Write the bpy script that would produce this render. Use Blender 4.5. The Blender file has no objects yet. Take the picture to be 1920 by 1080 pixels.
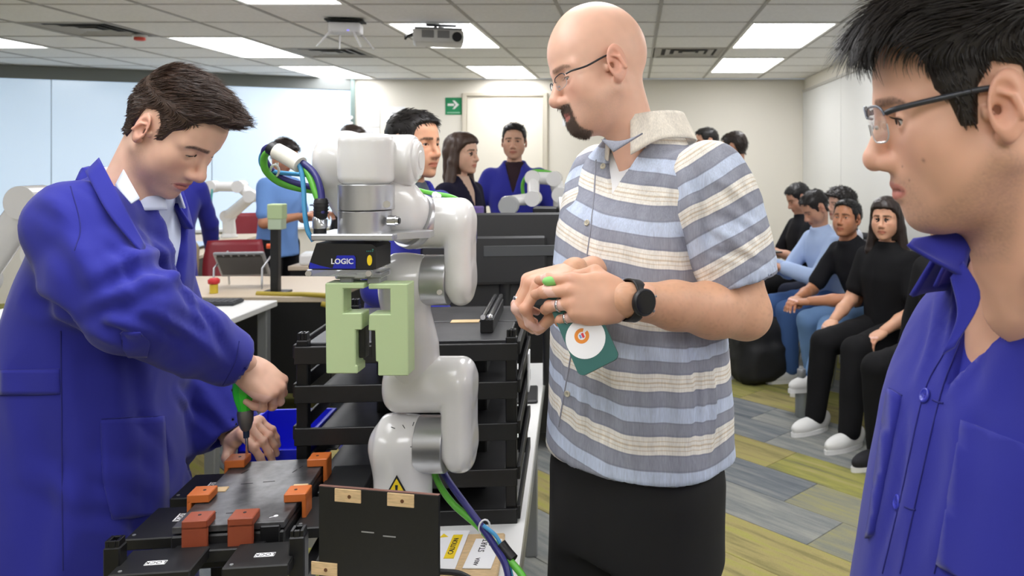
import bpy, bmesh, math, random
import numpy as np
from mathutils import Vector, Matrix, Euler
from mathutils.bvhtree import BVHTree

# ---------------------------------------------------------------- camera, world, exposure
SC = bpy.context.scene
COL = SC.collection
F_PX, VPX, VPY, CAMH = 1500.0, 1190.0, 300.0, 1.5      # level camera, vanishing point right of and above centre
cam_d = bpy.data.cameras.new('camera')
cam = bpy.data.objects.new('camera', cam_d); COL.objects.link(cam)
cam.location = (0, 0, CAMH); cam.rotation_euler = (math.pi/2, 0, 0)
cam_d.sensor_width = 36.0; cam_d.lens = 36.0*F_PX/1920
cam_d.shift_x = -(VPX-960)/1920; cam_d.shift_y = -(540-VPY)/1920
cam_d.clip_start = 0.05; cam_d.clip_end = 60
cam_d.dof.use_dof = True; cam_d.dof.focus_distance = 1.42; cam_d.dof.aperture_fstop = 8.0
SC.camera = cam
w = bpy.data.worlds.new('world'); SC.world = w; w.use_nodes = True
w.node_tree.nodes['Background'].inputs[0].default_value = (0.8, 0.88, 1.0, 1)
w.node_tree.nodes['Background'].inputs[1].default_value = 0.5
SC.view_settings.view_transform = 'Standard'; SC.view_settings.look = 'None'
SC.view_settings.gamma = 1.0; SC.view_settings.use_curve_mapping = False
SC.view_settings.exposure = 0.0
LAMP_POWER = 9.8          # emission strength of the ceiling panels

# ---------------------------------------------------------------- helpers
R = random.Random(7)
PI = math.pi
def V(*a): return np.array(a if len(a) > 1 else a[0], float)
def P(px, py, Y):                      # point at depth Y seen at this place of the 1920x1080 frame
    return V((px-VPX)*Y/F_PX, Y, CAMH+(VPY-py)*Y/F_PX)
def lin(c):
    c = [x/255 for x in c]
    return tuple((x/12.92 if x <= .04045 else ((x+.055)/1.055)**2.4) for x in c)
def unit(v): v = np.asarray(v, float); return v/(np.linalg.norm(v)+1e-12)
def rotz(a): c, s = math.cos(a), math.sin(a); return np.array([[c,-s,0],[s,c,0],[0,0,1.]])
def roty(a): c, s = math.cos(a), math.sin(a); return np.array([[c,0,s],[0,1.,0],[-s,0,c]])
def rotx(a): c, s = math.cos(a), math.sin(a); return np.array([[1.,0,0],[0,c,-s],[0,s,c]])
def frame(x, up):                      # columns: x, y, z  (x forward, z near up)
    x = unit(x); y = unit(np.cross(up, x)); z = np.cross(x, y)
    return np.stack([x, y, z], 1)

MATS = {}
def mat(name, rgb=(200,200,200), rough=.5, metal=0., bump=None, var=None, spec=None, coat=0., emit=None, trans=0., alpha=1., attr=None, sheen=0., sss=0., stretch=None):
    if name in MATS: return MATS[name]
    m = bpy.data.materials.new(name); m.use_nodes = True; MATS[name] = m
    nt = m.node_tree; b = nt.nodes['Principled BSDF']; L = nt.links
    col = lin(rgb)+(1,)
    b.inputs['Base Color'].default_value = col
    b.inputs['Roughness'].default_value = rough; b.inputs['Metallic'].default_value = metal
    if spec is not None: b.inputs['Specular IOR Level'].default_value = spec
    if coat: b.inputs['Coat Weight'].default_value = coat; b.inputs['Coat Roughness'].default_value = .08
    if sheen: b.inputs['Sheen Weight'].default_value = sheen
    if sss:
        b.inputs['Subsurface Weight'].default_value = sss
        b.inputs['Subsurface Radius'].default_value = (1., .35, .2); b.inputs['Subsurface Scale'].default_value = .006
    if trans: b.inputs['Transmission Weight'].default_value = trans
    if alpha < 1: b.inputs['Alpha'].default_value = alpha
    if emit:
        b.inputs['Emission Color'].default_value = lin(emit[0])+(1,); b.inputs['Emission Strength'].default_value = emit[1]
    src = None
    tc = nt.nodes.new('ShaderNodeTexCoord'); vec = tc.outputs['Object']
    if stretch:
        mp = nt.nodes.new('ShaderNodeMapping'); mp.inputs['Scale'].default_value = stretch
        L.new(vec, mp.inputs['Vector']); vec = mp.outputs['Vector']
    if attr:
        a = nt.nodes.new('ShaderNodeAttribute'); a.attribute_name = attr; src = a.outputs['Color']
    if var:                            # (scale, amount 0..1, [detail])
        n = nt.nodes.new('ShaderNodeTexNoise'); n.inputs['Scale'].default_value = var[0]; n.inputs['Detail'].default_value = 5
        L.new(vec, n.inputs['Vector'])
        mr = nt.nodes.new('ShaderNodeMapRange'); mr.inputs['From Min'].default_value = .3; mr.inputs['From Max'].default_value = .7
        mr.inputs['To Min'].default_value = 1-var[1]; mr.inputs['To Max'].default_value = 1+var[1]*.6
        L.new(n.outputs['Fac'], mr.inputs['Value'])
        mx = nt.nodes.new('ShaderNodeVectorMath'); mx.operation = 'SCALE'
        if src: L.new(src, mx.inputs[0])
        else: mx.inputs[0].default_value = col[:3]
        L.new(mr.outputs[0], mx.inputs['Scale']); src = mx.outputs[0]
    if src: L.new(src, b.inputs['Base Color'])
    if bump:                           # (scale, strength, distance)
        n = nt.nodes.new('ShaderNodeTexNoise'); n.inputs['Scale'].default_value = bump[0]; n.inputs['Detail'].default_value = 4
        L.new(vec, n.inputs['Vector'])
        bp = nt.nodes.new('ShaderNodeBump'); bp.inputs['Strength'].default_value = bump[1]
        bp.inputs['Distance'].default_value = bump[2] if len(bump) > 2 else .01
        L.new(n.outputs['Fac'], bp.inputs['Height']); L.new(bp.outputs[0], b.inputs['Normal'])
    return m

class MB:
    """collects shapes; build() links them as one mesh object"""
    def __init__(s): s.v = []; s.f = []; s.m = []; s.sm = []; s.cur = 0
    def add(s, verts, faces, M=None, smooth=False):
        o = len(s.v); verts = np.asarray(verts, float)
        if M is not None: verts = verts @ np.asarray(M[0]).T + np.asarray(M[1])
        s.v.extend(verts.tolist()); s.f.extend([[i+o for i in f] for f in faces])
        s.m.extend([s.cur]*len(faces)); s.sm.extend([smooth]*len(faces)); return s
    def bm(s, b, M=None, smooth=False):
        b.verts.ensure_lookup_table(); b.verts.index_update()
        s.add([v.co[:] for v in b.verts], [[v.index for v in f.verts] for f in b.faces], M, smooth); b.free(); return s
    def box(s, c, d, bev=0., M=None, seg=1, Rm=None):
        b = bmesh.new(); bmesh.ops.create_cube(b, size=1)
        for v in b.verts: v.co = Vector((v.co.x*d[0], v.co.y*d[1], v.co.z*d[2]))
        if bev: bmesh.ops.bevel(b, geom=list(b.edges), offset=min(bev, min(d)*.45), segments=seg, profile=.5, affect='EDGES')
        b.normal_update()
        vs = np.array([v.co[:] for v in b.verts])
        if Rm is not None: vs = vs @ np.asarray(Rm).T
        vs = vs+np.asarray(c, float)
        b.verts.index_update(); fs = [[v.index for v in f.verts] for f in b.faces]; b.free()
        return s.add(vs, fs, M, smooth=False)
    def cyl(s, a, b, r, r2=None, n=20, caps=True, smooth=True, M=None):
        r2 = r if r2 is None else r2
        return s.tube([a, b], [r, r2], n, caps, smooth, M)
    def tube(s, pts, rad, n=10, caps=True, smooth=True, M=None, flat=None):
        pts = np.asarray(pts, float); k = len(pts)
        rad = [rad]*k if np.isscalar(rad) else rad
        t = np.gradient(pts, axis=0) if k > 2 else np.array([pts[1]-pts[0]]*2)
        t = t/(np.linalg.norm(t, axis=1, keepdims=True)+1e-12)
        u = np.cross(t[0], [0,0,1.]); u = np.cross(t[0], [1.,0,0]) if np.linalg.norm(u) < .1 else u; u = unit(u)
        vs = []; an = np.arange(n)*2*PI/n
        for i in range(k):
            u = unit(u-t[i]*np.dot(u, t[i])); w_ = np.cross(t[i], u)
            fl = 1 if flat is None else flat
            vs.append(pts[i]+rad[i]*(np.cos(an)[:,None]*u+fl*np.sin(an)[:,None]*w_))
        vs = np.concatenate(vs); fs = []
        for i in range(k-1):
            for j in range(n):
                j2 = (j+1) % n; fs.append((i*n+j, i*n+j2, (i+1)*n+j2, (i+1)*n+j))
        s.add(vs, fs, M, smooth)
        if caps: s.add(vs[:n], [tuple(range(n-1,-1,-1))], M); s.add(vs[-n:], [tuple(range(n))], M)
        return s
    def lathe(s, prof, c=(0,0,0), n=24, M=None, Rm=None, smooth=True):   # profile of (r, z)
        an = np.arange(n)*2*PI/n; vs = []; fs = []
        for r, z in prof: vs.append(np.stack([r*np.cos(an), r*np.sin(an), np.full(n, z)], 1))
        vs = np.concatenate(vs); k = len(prof)
        for i in range(k-1):
            for j in range(n):
                j2 = (j+1) % n; fs.append((i*n+j, i*n+j2, (i+1)*n+j2, (i+1)*n+j))
        if Rm is not None: vs = vs @ np.asarray(Rm).T
        vs = vs+np.asarray(c, float)
        s.add(vs, fs, M, smooth)
        s.add(vs[:n], [tuple(range(n-1,-1,-1))], M); s.add(vs[-n:], [tuple(range(n))], M); return s
    def sph(s, c, r, n=14, M=None, Rm=None):
        prof = [(max(1e-5, math.sin(a)), -math.cos(a)) for a in np.linspace(0, PI, n//2+2)]
        r = np.full(3, r) if np.isscalar(r) else np.asarray(r, float)
        A = np.diag(r) if Rm is None else np.asarray(Rm) @ np.diag(r)
        return s.lathe(prof, c, n, M, A)
    def prism(s, poly, z0, z1, M=None, smooth=False):       # polygon (x,y) extruded along z
        n = len(poly); vs = [(x, y, z0) for x, y in poly]+[(x, y, z1) for x, y in poly]
        fs = [tuple(range(n-1,-1,-1)), tuple(range(n, 2*n))]
        s.add(vs, fs, M); s.add(vs, [(i, (i+1) % n, n+(i+1) % n, n+i) for i in range(n)], M, smooth); return s
    def build(s, name, m, parent=None, world=False, sub=0, cols=None):
        me = bpy.data.meshes.new(name)
        vs = np.asarray(s.v, float).reshape(-1, 3)
        if world and parent is not None:
            A, t = MW[parent.name]; vs = (vs-t) @ A          # inverse of a rigid transform
        me.from_pydata(vs.tolist(), [], s.f)
        ms = m if isinstance(m, (list, tuple)) else [m]
        for x in ms: me.materials.append(x)
        if len(ms) > 1: me.polygons.foreach_set('material_index', s.m)
        me.polygons.foreach_set('use_smooth', s.sm)
        if cols is not None:
            ca = me.color_attributes.new('Col', 'FLOAT_COLOR', 'POINT')
            cc = np.ones((len(vs), 4)); cc[:, :3] = cols; ca.data.foreach_set('color', cc.ravel())
        me.update()
        o = bpy.data.objects.new(name, me); COL.objects.link(o)
        if parent is not None:
            o.parent = parent
            if parent.type == 'MESH' and world is False: pass
            MW[o.name] = MW[parent.name]
            if parent.name in MESHPARENT: pass
        else: MW[o.name] = (np.eye(3), np.zeros(3))
        return o
MW = {}; MESHPARENT = set()
def tag(o, label=None, cat=None, group=None, kind=None):
    if label: o['label'] = label
    if cat: o['category'] = cat
    if group: o['group'] = group
    if kind: o['kind'] = kind
    return o
def thing(name, label, cat, loc=(0,0,0), rz=0., group=None, kind=None):
    o = bpy.data.objects.new(name, None); COL.objects.link(o); o.empty_display_size = .05
    o.location = tuple(loc); o.rotation_euler = (0, 0, rz)
    MW[o.name] = (rotz(rz), np.asarray(loc, float))
    return tag(o, label, cat, group, kind)
def copy_thing(root, loc, rz, label, group=None):
    r = root.copy(); COL.objects.link(r); r.location = tuple(loc); r.rotation_euler = (0, 0, rz); r['label'] = label
    if group: r['group'] = group
    MW[r.name] = (rotz(rz), np.asarray(loc, float))
    for ch in list(root.children):
        c = ch.copy(); COL.objects.link(c); c.parent = r; MW[c.name] = MW[r.name]
        for g in ch.children:
            d = g.copy(); COL.objects.link(d); d.parent = c
    return r
def spline(pts, n=8):                    # Catmull-Rom
    p = np.asarray(pts, float); p = np.vstack([2*p[0]-p[1], p, 2*p[-1]-p[-2]]); out = []
    for i in range(1, len(p)-2):
        for t in np.linspace(0, 1, n, endpoint=False):
            a, b, c, d = p[i-1:i+3]
            out.append(.5*((2*b)+(-a+c)*t+(2*a-5*b+4*c-d)*t*t+(-a+3*b-3*c+d)*t**3))
    out.append(p[-2]); return np.array(out)
def text_mb(mb, s, size, c, Rm, depth=.0006, align='CENTER', bold=0.):
    """flat lettering: local x along the line, y up the letters, z out of the surface"""
    cu = bpy.data.curves.new('t', 'FONT'); cu.body = s; cu.size = size; cu.align_x = align; cu.align_y = 'CENTER'
    cu.extrude = depth/2; cu.offset = bold*size; cu.resolution_u = 3
    o = bpy.data.objects.new('t', cu); COL.objects.link(o)
    dg = bpy.context.evaluated_depsgraph_get(); me = bpy.data.meshes.new_from_object(o.evaluated_get(dg))
    vs = np.array([v.co[:] for v in me.vertices]); fs = [tuple(p.vertices) for p in me.polygons]
    bpy.data.objects.remove(o); bpy.data.curves.remove(cu); bpy.data.meshes.remove(me)
    if len(vs): mb.add(vs, fs, (Rm, c))
    return mb

# ---------------------------------------------------------------- signed distance shapes -> one continuous surface
def nrm(q): return np.sqrt(np.einsum('ij,ij->i', q, q))
def d_sph(p, c, r): return nrm(p-np.asarray(c, p.dtype))-r
def d_ell(p, c, r, Rm=None):
    q = p-np.asarray(c, p.dtype)
    if Rm is not None: q = q @ np.asarray(Rm, p.dtype)
    r = np.asarray(r, p.dtype); q = q/r; k0 = nrm(q); k1 = nrm(q/r)
    return k0*(k0-1)/(k1+1e-9)
def d_cone(p, a, b, ra, rb):
    a = np.asarray(a, p.dtype); b = np.asarray(b, p.dtype); ab = b-a; L2 = float(ab@ab)+1e-12
    q = p-a; s = q@ab; t = np.clip(s/L2, 0, 1)
    d2 = np.einsum('ij,ij->i', q, q)-2*t*s+t*t*L2
    return np.sqrt(np.maximum(d2, 1e-12))-(ra+(rb-ra)*t)
def d_chain(p, pts, rad, k=.0):
    d = None
    for i in range(len(pts)-1):
        e = d_cone(p, pts[i], pts[i+1], rad[i], rad[i+1]); d = e if d is None else (smin(d, e, k) if k else np.minimum(d, e))
    return d
def d_rcyl(p, a, b, r, rnd):             # cylinder with rounded rims
    a = np.asarray(a, p.dtype); b = np.asarray(b, p.dtype); ab = b-a; L = float(np.linalg.norm(ab)); u = ab/L
    q = p-(a+b)/2; h = q@u; rr = np.linalg.norm(q-h[:,None]*u, axis=-1)
    x = rr-(r-rnd); y = np.abs(h)-(L/2-rnd)
    return np.minimum(np.maximum(x, y), 0)+np.hypot(np.maximum(x, 0), np.maximum(y, 0))-rnd
def d_box(p, c, d, rnd=0., Rm=None):
    q = p-np.asarray(c, p.dtype)
    if Rm is not None: q = q @ np.asarray(Rm, p.dtype)
    q = np.abs(q)-(np.asarray(d, p.dtype)/2-rnd)
    return np.linalg.norm(np.maximum(q, 0), axis=-1)+np.minimum(q.max(-1), 0)-rnd
def smin(a, b, k):
    h = np.clip(.5+.5*(b-a)/k, 0, 1); return b+(a-b)*h-k*h*(1-h)
def smax(a, b, k): return -smin(-a, -b, k)
_OFF = np.array([[i, j, k] for i in (0,1) for j in (0,1) for k in (0,1)])
def sdf_mesh(fn, lo, hi, h, newton=2):
    lo = np.asarray(lo, float); hi = np.asarray(hi, float)
    B = 4; nb = np.ceil((hi-lo)/(h*B)).astype(int); n = nb*B+1
    cx = [lo[i]+(np.arange(nb[i])+.5)*h*B for i in range(3)]
    C = np.stack(np.meshgrid(*cx, indexing='ij'), -1).reshape(-1, 3).astype(np.float32)
    dc = fn(C); act = np.abs(dc) < h*B*1.9
    D = np.full(tuple(n), 1., np.float32)
    full = np.repeat(np.repeat(np.repeat(np.sign(dc).reshape(tuple(nb)), B, 0), B, 1), B, 2)
    D[:-1,:-1,:-1] = full
    bi = np.stack(np.unravel_index(np.nonzero(act)[0], tuple(nb)), 1)*B
    o = np.stack(np.meshgrid(*[np.arange(B+1)]*3, indexing='ij'), -1).reshape(-1, 3)
    idx = (bi[:,None,:]+o[None]).reshape(-1, 3)
    key = (idx[:,0]*n[1]+idx[:,1])*n[2]+idx[:,2]; key = np.unique(key)
    idx = np.stack([key//(n[1]*n[2]), (key//n[2]) % n[1], key % n[2]], 1)
    pts = (lo+idx*h).astype(np.float32)
    D.reshape(-1)[key] = fn(pts)
    for ax in range(3):                  # close the volume at the borders
        sl = [slice(None)]*3; sl[ax] = 0; D[tuple(sl)] = np.maximum(D[tuple(sl)], 1e-4); sl[ax] = -1; D[tuple(sl)] = np.maximum(D[tuple(sl)], 1e-4)
    S = D < 0
    cs = [S[i:n[0]-1+i, j:n[1]-1+j, k:n[2]-1+k] for i, j, k in _OFF]
    cnt = np.sum(cs, 0); cell = (cnt > 0) & (cnt < 8)
    ci = np.stack(np.nonzero(cell), 1); vid = np.full(tuple(n-1), -1, np.int64); vid[cell] = np.arange(len(ci))
    acc = np.zeros((len(ci), 3)); num = np.zeros(len(ci))
    dv = [D[ci[:,0]+i, ci[:,1]+j, ci[:,2]+k] for i, j, k in _OFF]
    for a in range(8):
        for b in range(a+1, 8):
            if np.abs(_OFF[a]-_OFF[b]).sum() != 1: continue
            m = (dv[a] < 0) != (dv[b] < 0)
            t = dv[a][m]/(dv[a][m]-dv[b][m]); t = np.clip(t, 0.02, .98)
            acc[m] += _OFF[a]+(_OFF[b]-_OFF[a])*t[:,None]; num[m] += 1
    vs = lo+(ci+acc/num[:,None])*h
    fs = []
    for ax in range(3):
        u, v = (ax+1) % 3, (ax+2) % 3
        s0 = [slice(1, -1)]*3; s0[ax] = slice(0, -1); s1 = list(s0); s1[ax] = slice(1, None)
        A = S[tuple(s0)]; Bq = S[tuple(s1)]
        e = np.stack(np.nonzero(A != Bq), 1)
        if not len(e): continue
        inside = A[tuple(e.T)]
        e = e+1; e[:, ax] -= 1
        def q(du, dv_):
            c = e.copy(); c[:, u] -= du; c[:, v] -= dv_; return vid[tuple(c.T)]
        Q = np.stack([q(1,1), q(0,1), q(0,0), q(1,0)], 1)
        Q[~inside] = Q[~inside][:, ::-1]
        fs.append(Q)
    fs = np.concatenate(fs); fs = fs[(fs >= 0).all(1)]
    for _ in range(newton):
        p = vs.astype(np.float64); d0 = fn(p); g = np.zeros_like(p); e = h*.2
        for ax in range(3):
            q = p.copy(); q[:, ax] += e; g[:, ax] = (fn(q)-d0)/e
        st = d0[:,None]*g/((g*g).sum(1, keepdims=True)+1e-6)
        ln = np.linalg.norm(st, axis=1, keepdims=True); st *= np.minimum(1, h*.6/(ln+1e-12))
        vs = p-st
    return vs, fs
def vnormals(vs, fs):
    fs = np.asarray(fs); n = np.cross(vs[fs[:,2]]-vs[fs[:,0]], vs[fs[:,3]]-vs[fs[:,1]])
    N = np.zeros_like(vs)
    for k in range(4): np.add.at(N, fs[:,k], n)
    return N/(np.linalg.norm(N, axis=1, keepdims=True)+1e-12)
_pt = np.random.RandomState(3).permutation(512); _gr = np.random.RandomState(4).normal(size=(512, 3)); _gr /= np.linalg.norm(_gr, axis=1, keepdims=True)
def noise3(p):                            # gradient noise about -1..1
    p = np.asarray(p, float); i = np.floor(p).astype(int); f = p-i; u = f*f*f*(f*(f*6-15)+10); out = 0
    for a in (0,1):
        for b in (0,1):
            for c in (0,1):
                hsh = _pt[(_pt[(_pt[(i[:,0]+a) % 512]+i[:,1]+b) % 512]+i[:,2]+c) % 512]
                g = (_gr[hsh]*(f-np.array([a,b,c]))).sum(1)
                wgt = (u[:,0] if a else 1-u[:,0])*(u[:,1] if b else 1-u[:,1])*(u[:,2] if c else 1-u[:,2]); out = out+wgt*g
    return out*1.6
def mesh_mb(vs, fs, smooth=True):
    mb = MB(); mb.v = np.asarray(vs).tolist(); mb.f = np.asarray(fs).tolist() if isinstance(fs, np.ndarray) else list(fs); mb.m = [0]*len(mb.f); mb.sm = [smooth]*len(mb.f); return mb
def join(meshes):                         # [(vs, fs[, cols])] -> one
    V_, F_, C_ = [], [], []; o = 0
    for m in meshes:
        V_.append(m[0]); F_ += (np.asarray(m[1])+o).tolist(); o += len(m[0])
        if len(m) > 2: C_.append(m[2])
    return np.concatenate(V_), F_, (np.concatenate(C_) if C_ else None)
# ---------------------------------------------------------------- the room
ZC = 2.5                                  # ceiling height
XR, YB = 2.1, 9.9                         # right wall, back wall
def struct(name, mb, m, parent=None, label=None):
    o = mb.build(name, m, parent)
    if parent is None: o['kind'] = 'structure'
    return o
m_wall = mat('wall_paint', (236,231,220), .75, bump=(90,.08,.003))
m_wallw = mat('wall_panel_white', (222,222,219), .4)
m_tile = mat('ceiling_tile', (246,245,244), .9, bump=(160,.35,.004), var=(40,.05))
m_grid = mat('ceiling_grid', (172,169,165), .6)
m_black = mat('black_plastic', (22,22,24), .45)
m_sat = mat('black_aluminium', (26,26,28), .35, .3)
m_white = mat('white_plastic', (235,235,234), .3)
m_whtop = mat('white_laminate', (232,232,230), .35)
m_grey = mat('grey_metal', (140,142,144), .4, .3)
m_alu = mat('brushed_aluminium', (200,202,206), .28, .9, bump=(300,.05,.001))
m_chrome = mat('chrome', (215,215,218), .15, 1.)
m_paper = mat('paper', (240,240,242), .8)
m_ink = mat('black_ink', (25,25,28), .7)

# floor: slab and carpet planks laid at 45 degrees
fl = struct('floor', MB().box((-3.4, 3.4, -.08), (11.4, 13.2, .1)), mat('floor_adhesive', (78,80,74), .95))
def carpet_mat(name, c1, c2, c3):
    m = bpy.data.materials.new(name); m.use_nodes = True; nt = m.node_tree; b = nt.nodes['Principled BSDF']; L = nt.links
    b.inputs['Roughness'].default_value = .95; b.inputs['Specular IOR Level'].default_value = .1
    tc = nt.nodes.new('ShaderNodeTexCoord'); oi = nt.nodes.new('ShaderNodeObjectInfo')
    ad = nt.nodes.new('ShaderNodeVectorMath'); ad.operation = 'ADD'
    cmb = nt.nodes.new('ShaderNodeMath'); cmb.operation = 'MULTIPLY'; cmb.inputs[1].default_value = 37.
    L.new(oi.outputs['Random'], cmb.inputs[0]); L.new(tc.outputs['Object'], ad.inputs[0]); L.new(cmb.outputs[0], ad.inputs[1])
    def nz(sc, stretch):
        mp = nt.nodes.new('ShaderNodeMapping'); mp.inputs['Scale'].default_value = stretch; L.new(ad.outputs[0], mp.inputs['Vector'])
        n = nt.nodes.new('ShaderNodeTexNoise'); n.inputs['Scale'].default_value = sc; n.inputs['Detail'].default_value = 6; n.inputs['Roughness'].default_value = .65
        L.new(mp.outputs[0], n.inputs['Vector']); return n.outputs['Fac']
    rmp = nt.nodes.new('ShaderNodeValToRGB'); e = rmp.color_ramp.elements
    e[0].position = .34; e[0].color = lin(c1)+(1,); e[1].position = .66; e[1].color = lin(c3)+(1,)
    x = e.new(.5); x.color = lin(c2)+(1,)
    L.new(nz(9., (.22, 2.2, 1)), rmp.inputs[0])
    n2 = nz(260., (1, 1, 1)); mr = nt.nodes.new('ShaderNodeMapRange'); mr.inputs['To Min'].default_value = .72; mr.inputs['To Max'].default_value = 1.25
    L.new(n2, mr.inputs['Value'])
    mx = nt.nodes.new('ShaderNodeVectorMath'); mx.operation = 'SCALE'; L.new(rmp.outputs[0], mx.inputs[0]); L.new(mr.outputs[0], mx.inputs['Scale'])
    L.new(mx.outputs[0], b.inputs['Base Color'])
    bp = nt.nodes.new('ShaderNodeBump'); bp.inputs['Strength'].default_value = .5; bp.inputs['Distance'].default_value = .004
    L.new(n2, bp.inputs['Height']); L.new(bp.outputs[0], b.inputs['Normal']); return m
CM = [carpet_mat('carpet_slate', (112,117,120), (136,138,136), (158,158,150)),
      carpet_mat('carpet_steel', (96,102,109), (118,123,127), (140,142,140)),
      carpet_mat('carpet_olive', (132,126,84), (164,152,104), (160,158,84)),
      carpet_mat('carpet_lichen', (122,120,88), (152,150,82), (170,158,110)),
      carpet_mat('carpet_blend', (122,125,122), (144,142,118), (158,154,100))]
PW, PL = .27, 1.08
plank_me = {}
def in_view_floor(x, y):
    return (2.6 < y < 7.2 and -.6 < x < 2.1) or (2.6 < y < 6.0 and -2.6 < x <= -.6)
du, dv = V(-.7071, .7071), V(.7071, .7071)          # plank length and width directions
np_ = 0; rr = random.Random(11); far = MB(); fmat = []
for j in range(-20, 46):
    off = (j % 4)*PL*.27
    for i in range(-14, 16):
        c = du*(i*PL+off)+dv*(j*PW)
        cx, cy = c[0]+.4, c[1]+3.2
        if not (-9.2 < cx < XR+.45 and -3.1 < cy < YB+.3): continue
        band = math.sin(j*1.7+i*.9)+rr.uniform(-.9, .9)
        k = (0 if band > .55 else 1 if band > .1 else 4 if band > -.15 else 2 if band > -.7 else 3)
        L2, W2 = PL/2-.0015, PW/2-.0015
        poly = [(-L2,-W2),(L2,-W2),(L2,W2),(-L2,W2)]
        if in_view_floor(cx, cy) and np_ < 250 and cx+.48 < XR:
            me = plank_me.get(k)
            o = MB().box((0,0,-.003), (PL-.003, PW-.003, .006), .0012).build('carpet_plank', CM[k], fl) if me is None else bpy.data.objects.new('carpet_plank', me)
            if me is None: plank_me[k] = o.data
            else: COL.objects.link(o); o.parent = fl
            o.location = (cx, cy, 0); o.rotation_euler = (0, 0, 3*PI/4); np_ += 1
        else:
            far.cur = k; far.box((cx, cy, -.003), (PL-.003, PW-.003, .006), .0, Rm=rotz(3*PI/4))
o = far.build('carpet_field', CM, fl); o['kind'] = 'stuff'

# ceiling: slab above, tiles in a grid, lights in the grid
ce = struct('ceiling', MB().box((-3.4, 3.4, ZC+.11), (11.4, 13.2, .1)), mat('ceiling_void', (120,120,120), .9))
TP = .67; X0 = .84; Y0 = 5.83
lights = [(0,0),(0,3),(-4,0),(-4,4),(-7,1),(-7,4),(-10,0),(-5,-3),(0,-4),(-8,-4),(-2,-6),(1,-8),(-7,-8),(-3,-8),(-2,-11),(-5,-11),(1,-11),(-11,-6)]  # panels missing from names are out of view, added to light the foreground
lit = set()
for a, b in lights: lit |= {(a, b), (a, b+1)}
tile_o = None; back = MB(); nt_ = 0; VENT = {(-1,2),(-8,0),(-6,2)}
for i in range(-13, 2):
    for j in range(-13, 6):
        if (i, j) in lit: continue
        x, y = X0+(i+.5)*TP, Y0+(j+.5)*TP
        if x > XR+.3: continue
        if j >= -2 and (i, j) not in VENT:
            if tile_o is None: tile_o = MB().box((0,0,0), (TP-.008, TP-.008, .014), .003).build('ceiling_tile', m_tile, ce); o = tile_o
            else: o = tile_o.copy(); COL.objects.link(o)
            o.location = (x, y, ZC+.012+rr.uniform(-.001, .002)); nt_ += 1
        elif j < -2: back.box((x, y, ZC+.012), (TP-.008, TP-.008, .014))
o = back.build('ceiling_tile_field', m_tile, ce); o['kind'] = 'stuff'
for i in range(-13, 4): MB().box((X0+i*TP, 3.3, ZC+.006), (.024, 13., .012)).build('ceiling_runner', m_grid, ce)
m_tee = mat('ceiling_tee', (190,187,183), .6)
for j in range(-13, 8): MB().box((-3.4, Y0+j*TP, ZC+.007), (11., .02, .010)).build('ceiling_cross_tee', m_tee, ce)
m_lamp = mat('lamp_diffuser', (255,255,252), .5, emit=((252,252,255), LAMP_POWER))
m_frame = mat('lamp_frame', (235,235,230), .5)
names = {(0,0):'bright ceiling panel light on the right, nearer of two above the seated people', (0,3):'ceiling panel light on the right, farther of two near the back wall',
 (-4,0):'ceiling panel light half hidden behind the projector', (-4,4):'ceiling panel light above the green arrow sign by the back wall',
 (-7,1):'ceiling panel light above the leaning man in blue coat', (-7,4):'ceiling panel light beside the glass wall end',
 (-10,0):'ceiling panel light cut by the left picture edge', (-5,-3):'ceiling panel light cut by the top picture edge'}
for a, b in lights:
    x, y = X0+(a+.5)*TP, Y0+(b+1)*TP
    if x > XR: continue
    t = thing('ceiling_light', names.get((a, b), 'unseen ceiling panel light added to light the people in front'), 'light', (x, y, ZC), 0, 'ceiling panel lights')
    fr = MB(); W2, H2 = TP/2-.006, TP-.006
    for s in (-1, 1):
        fr.box((s*(W2-.015), 0, .012), (.03, 2*H2, .03), .004); fr.box((0, s*(H2-.015), .012), (2*W2-.06, .03, .03), .004)
    fr.build('frame', m_frame, t)
    MB().box((0, 0, .012), (2*W2-.058, 2*H2-.058, .012)).build('diffuser', m_lamp, t)

# walls
wb = struct('wall_back', MB().box(((XR-3.55)/2, YB+.06, ZC/2), (XR+3.55, .12, ZC)), m_wall)
wr = struct('wall_right', MB().box((XR+.06, 3.4, ZC/2), (.12, 13.1, ZC)), m_wall)
struct('wall_front', MB().box((-3.4, -3.1, ZC/2), (11.2, .12, ZC)), m_wall)
struct('wall_left', MB().box((-9.05, 2.2, ZC/2), (.12, 10.6, ZC)), m_wall)
for k in range(5): MB().box((XR-.012, 9.88-.9-k*1.83, 1.24), (.02, 1.815, 2.18), .004).build('panel', m_wallw, wr)
struct('trim_1', MB().box((XR-.02, 5.5, 2.345), (.035, 8.7, .03), .004), mat('rail_grey', (196,194,188), .4, .3))
struct('baseboard_back', MB().box(((XR-3.5)/2, YB-.008, .05), (XR+3.45, .016, .1), .004), m_grey)
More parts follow.
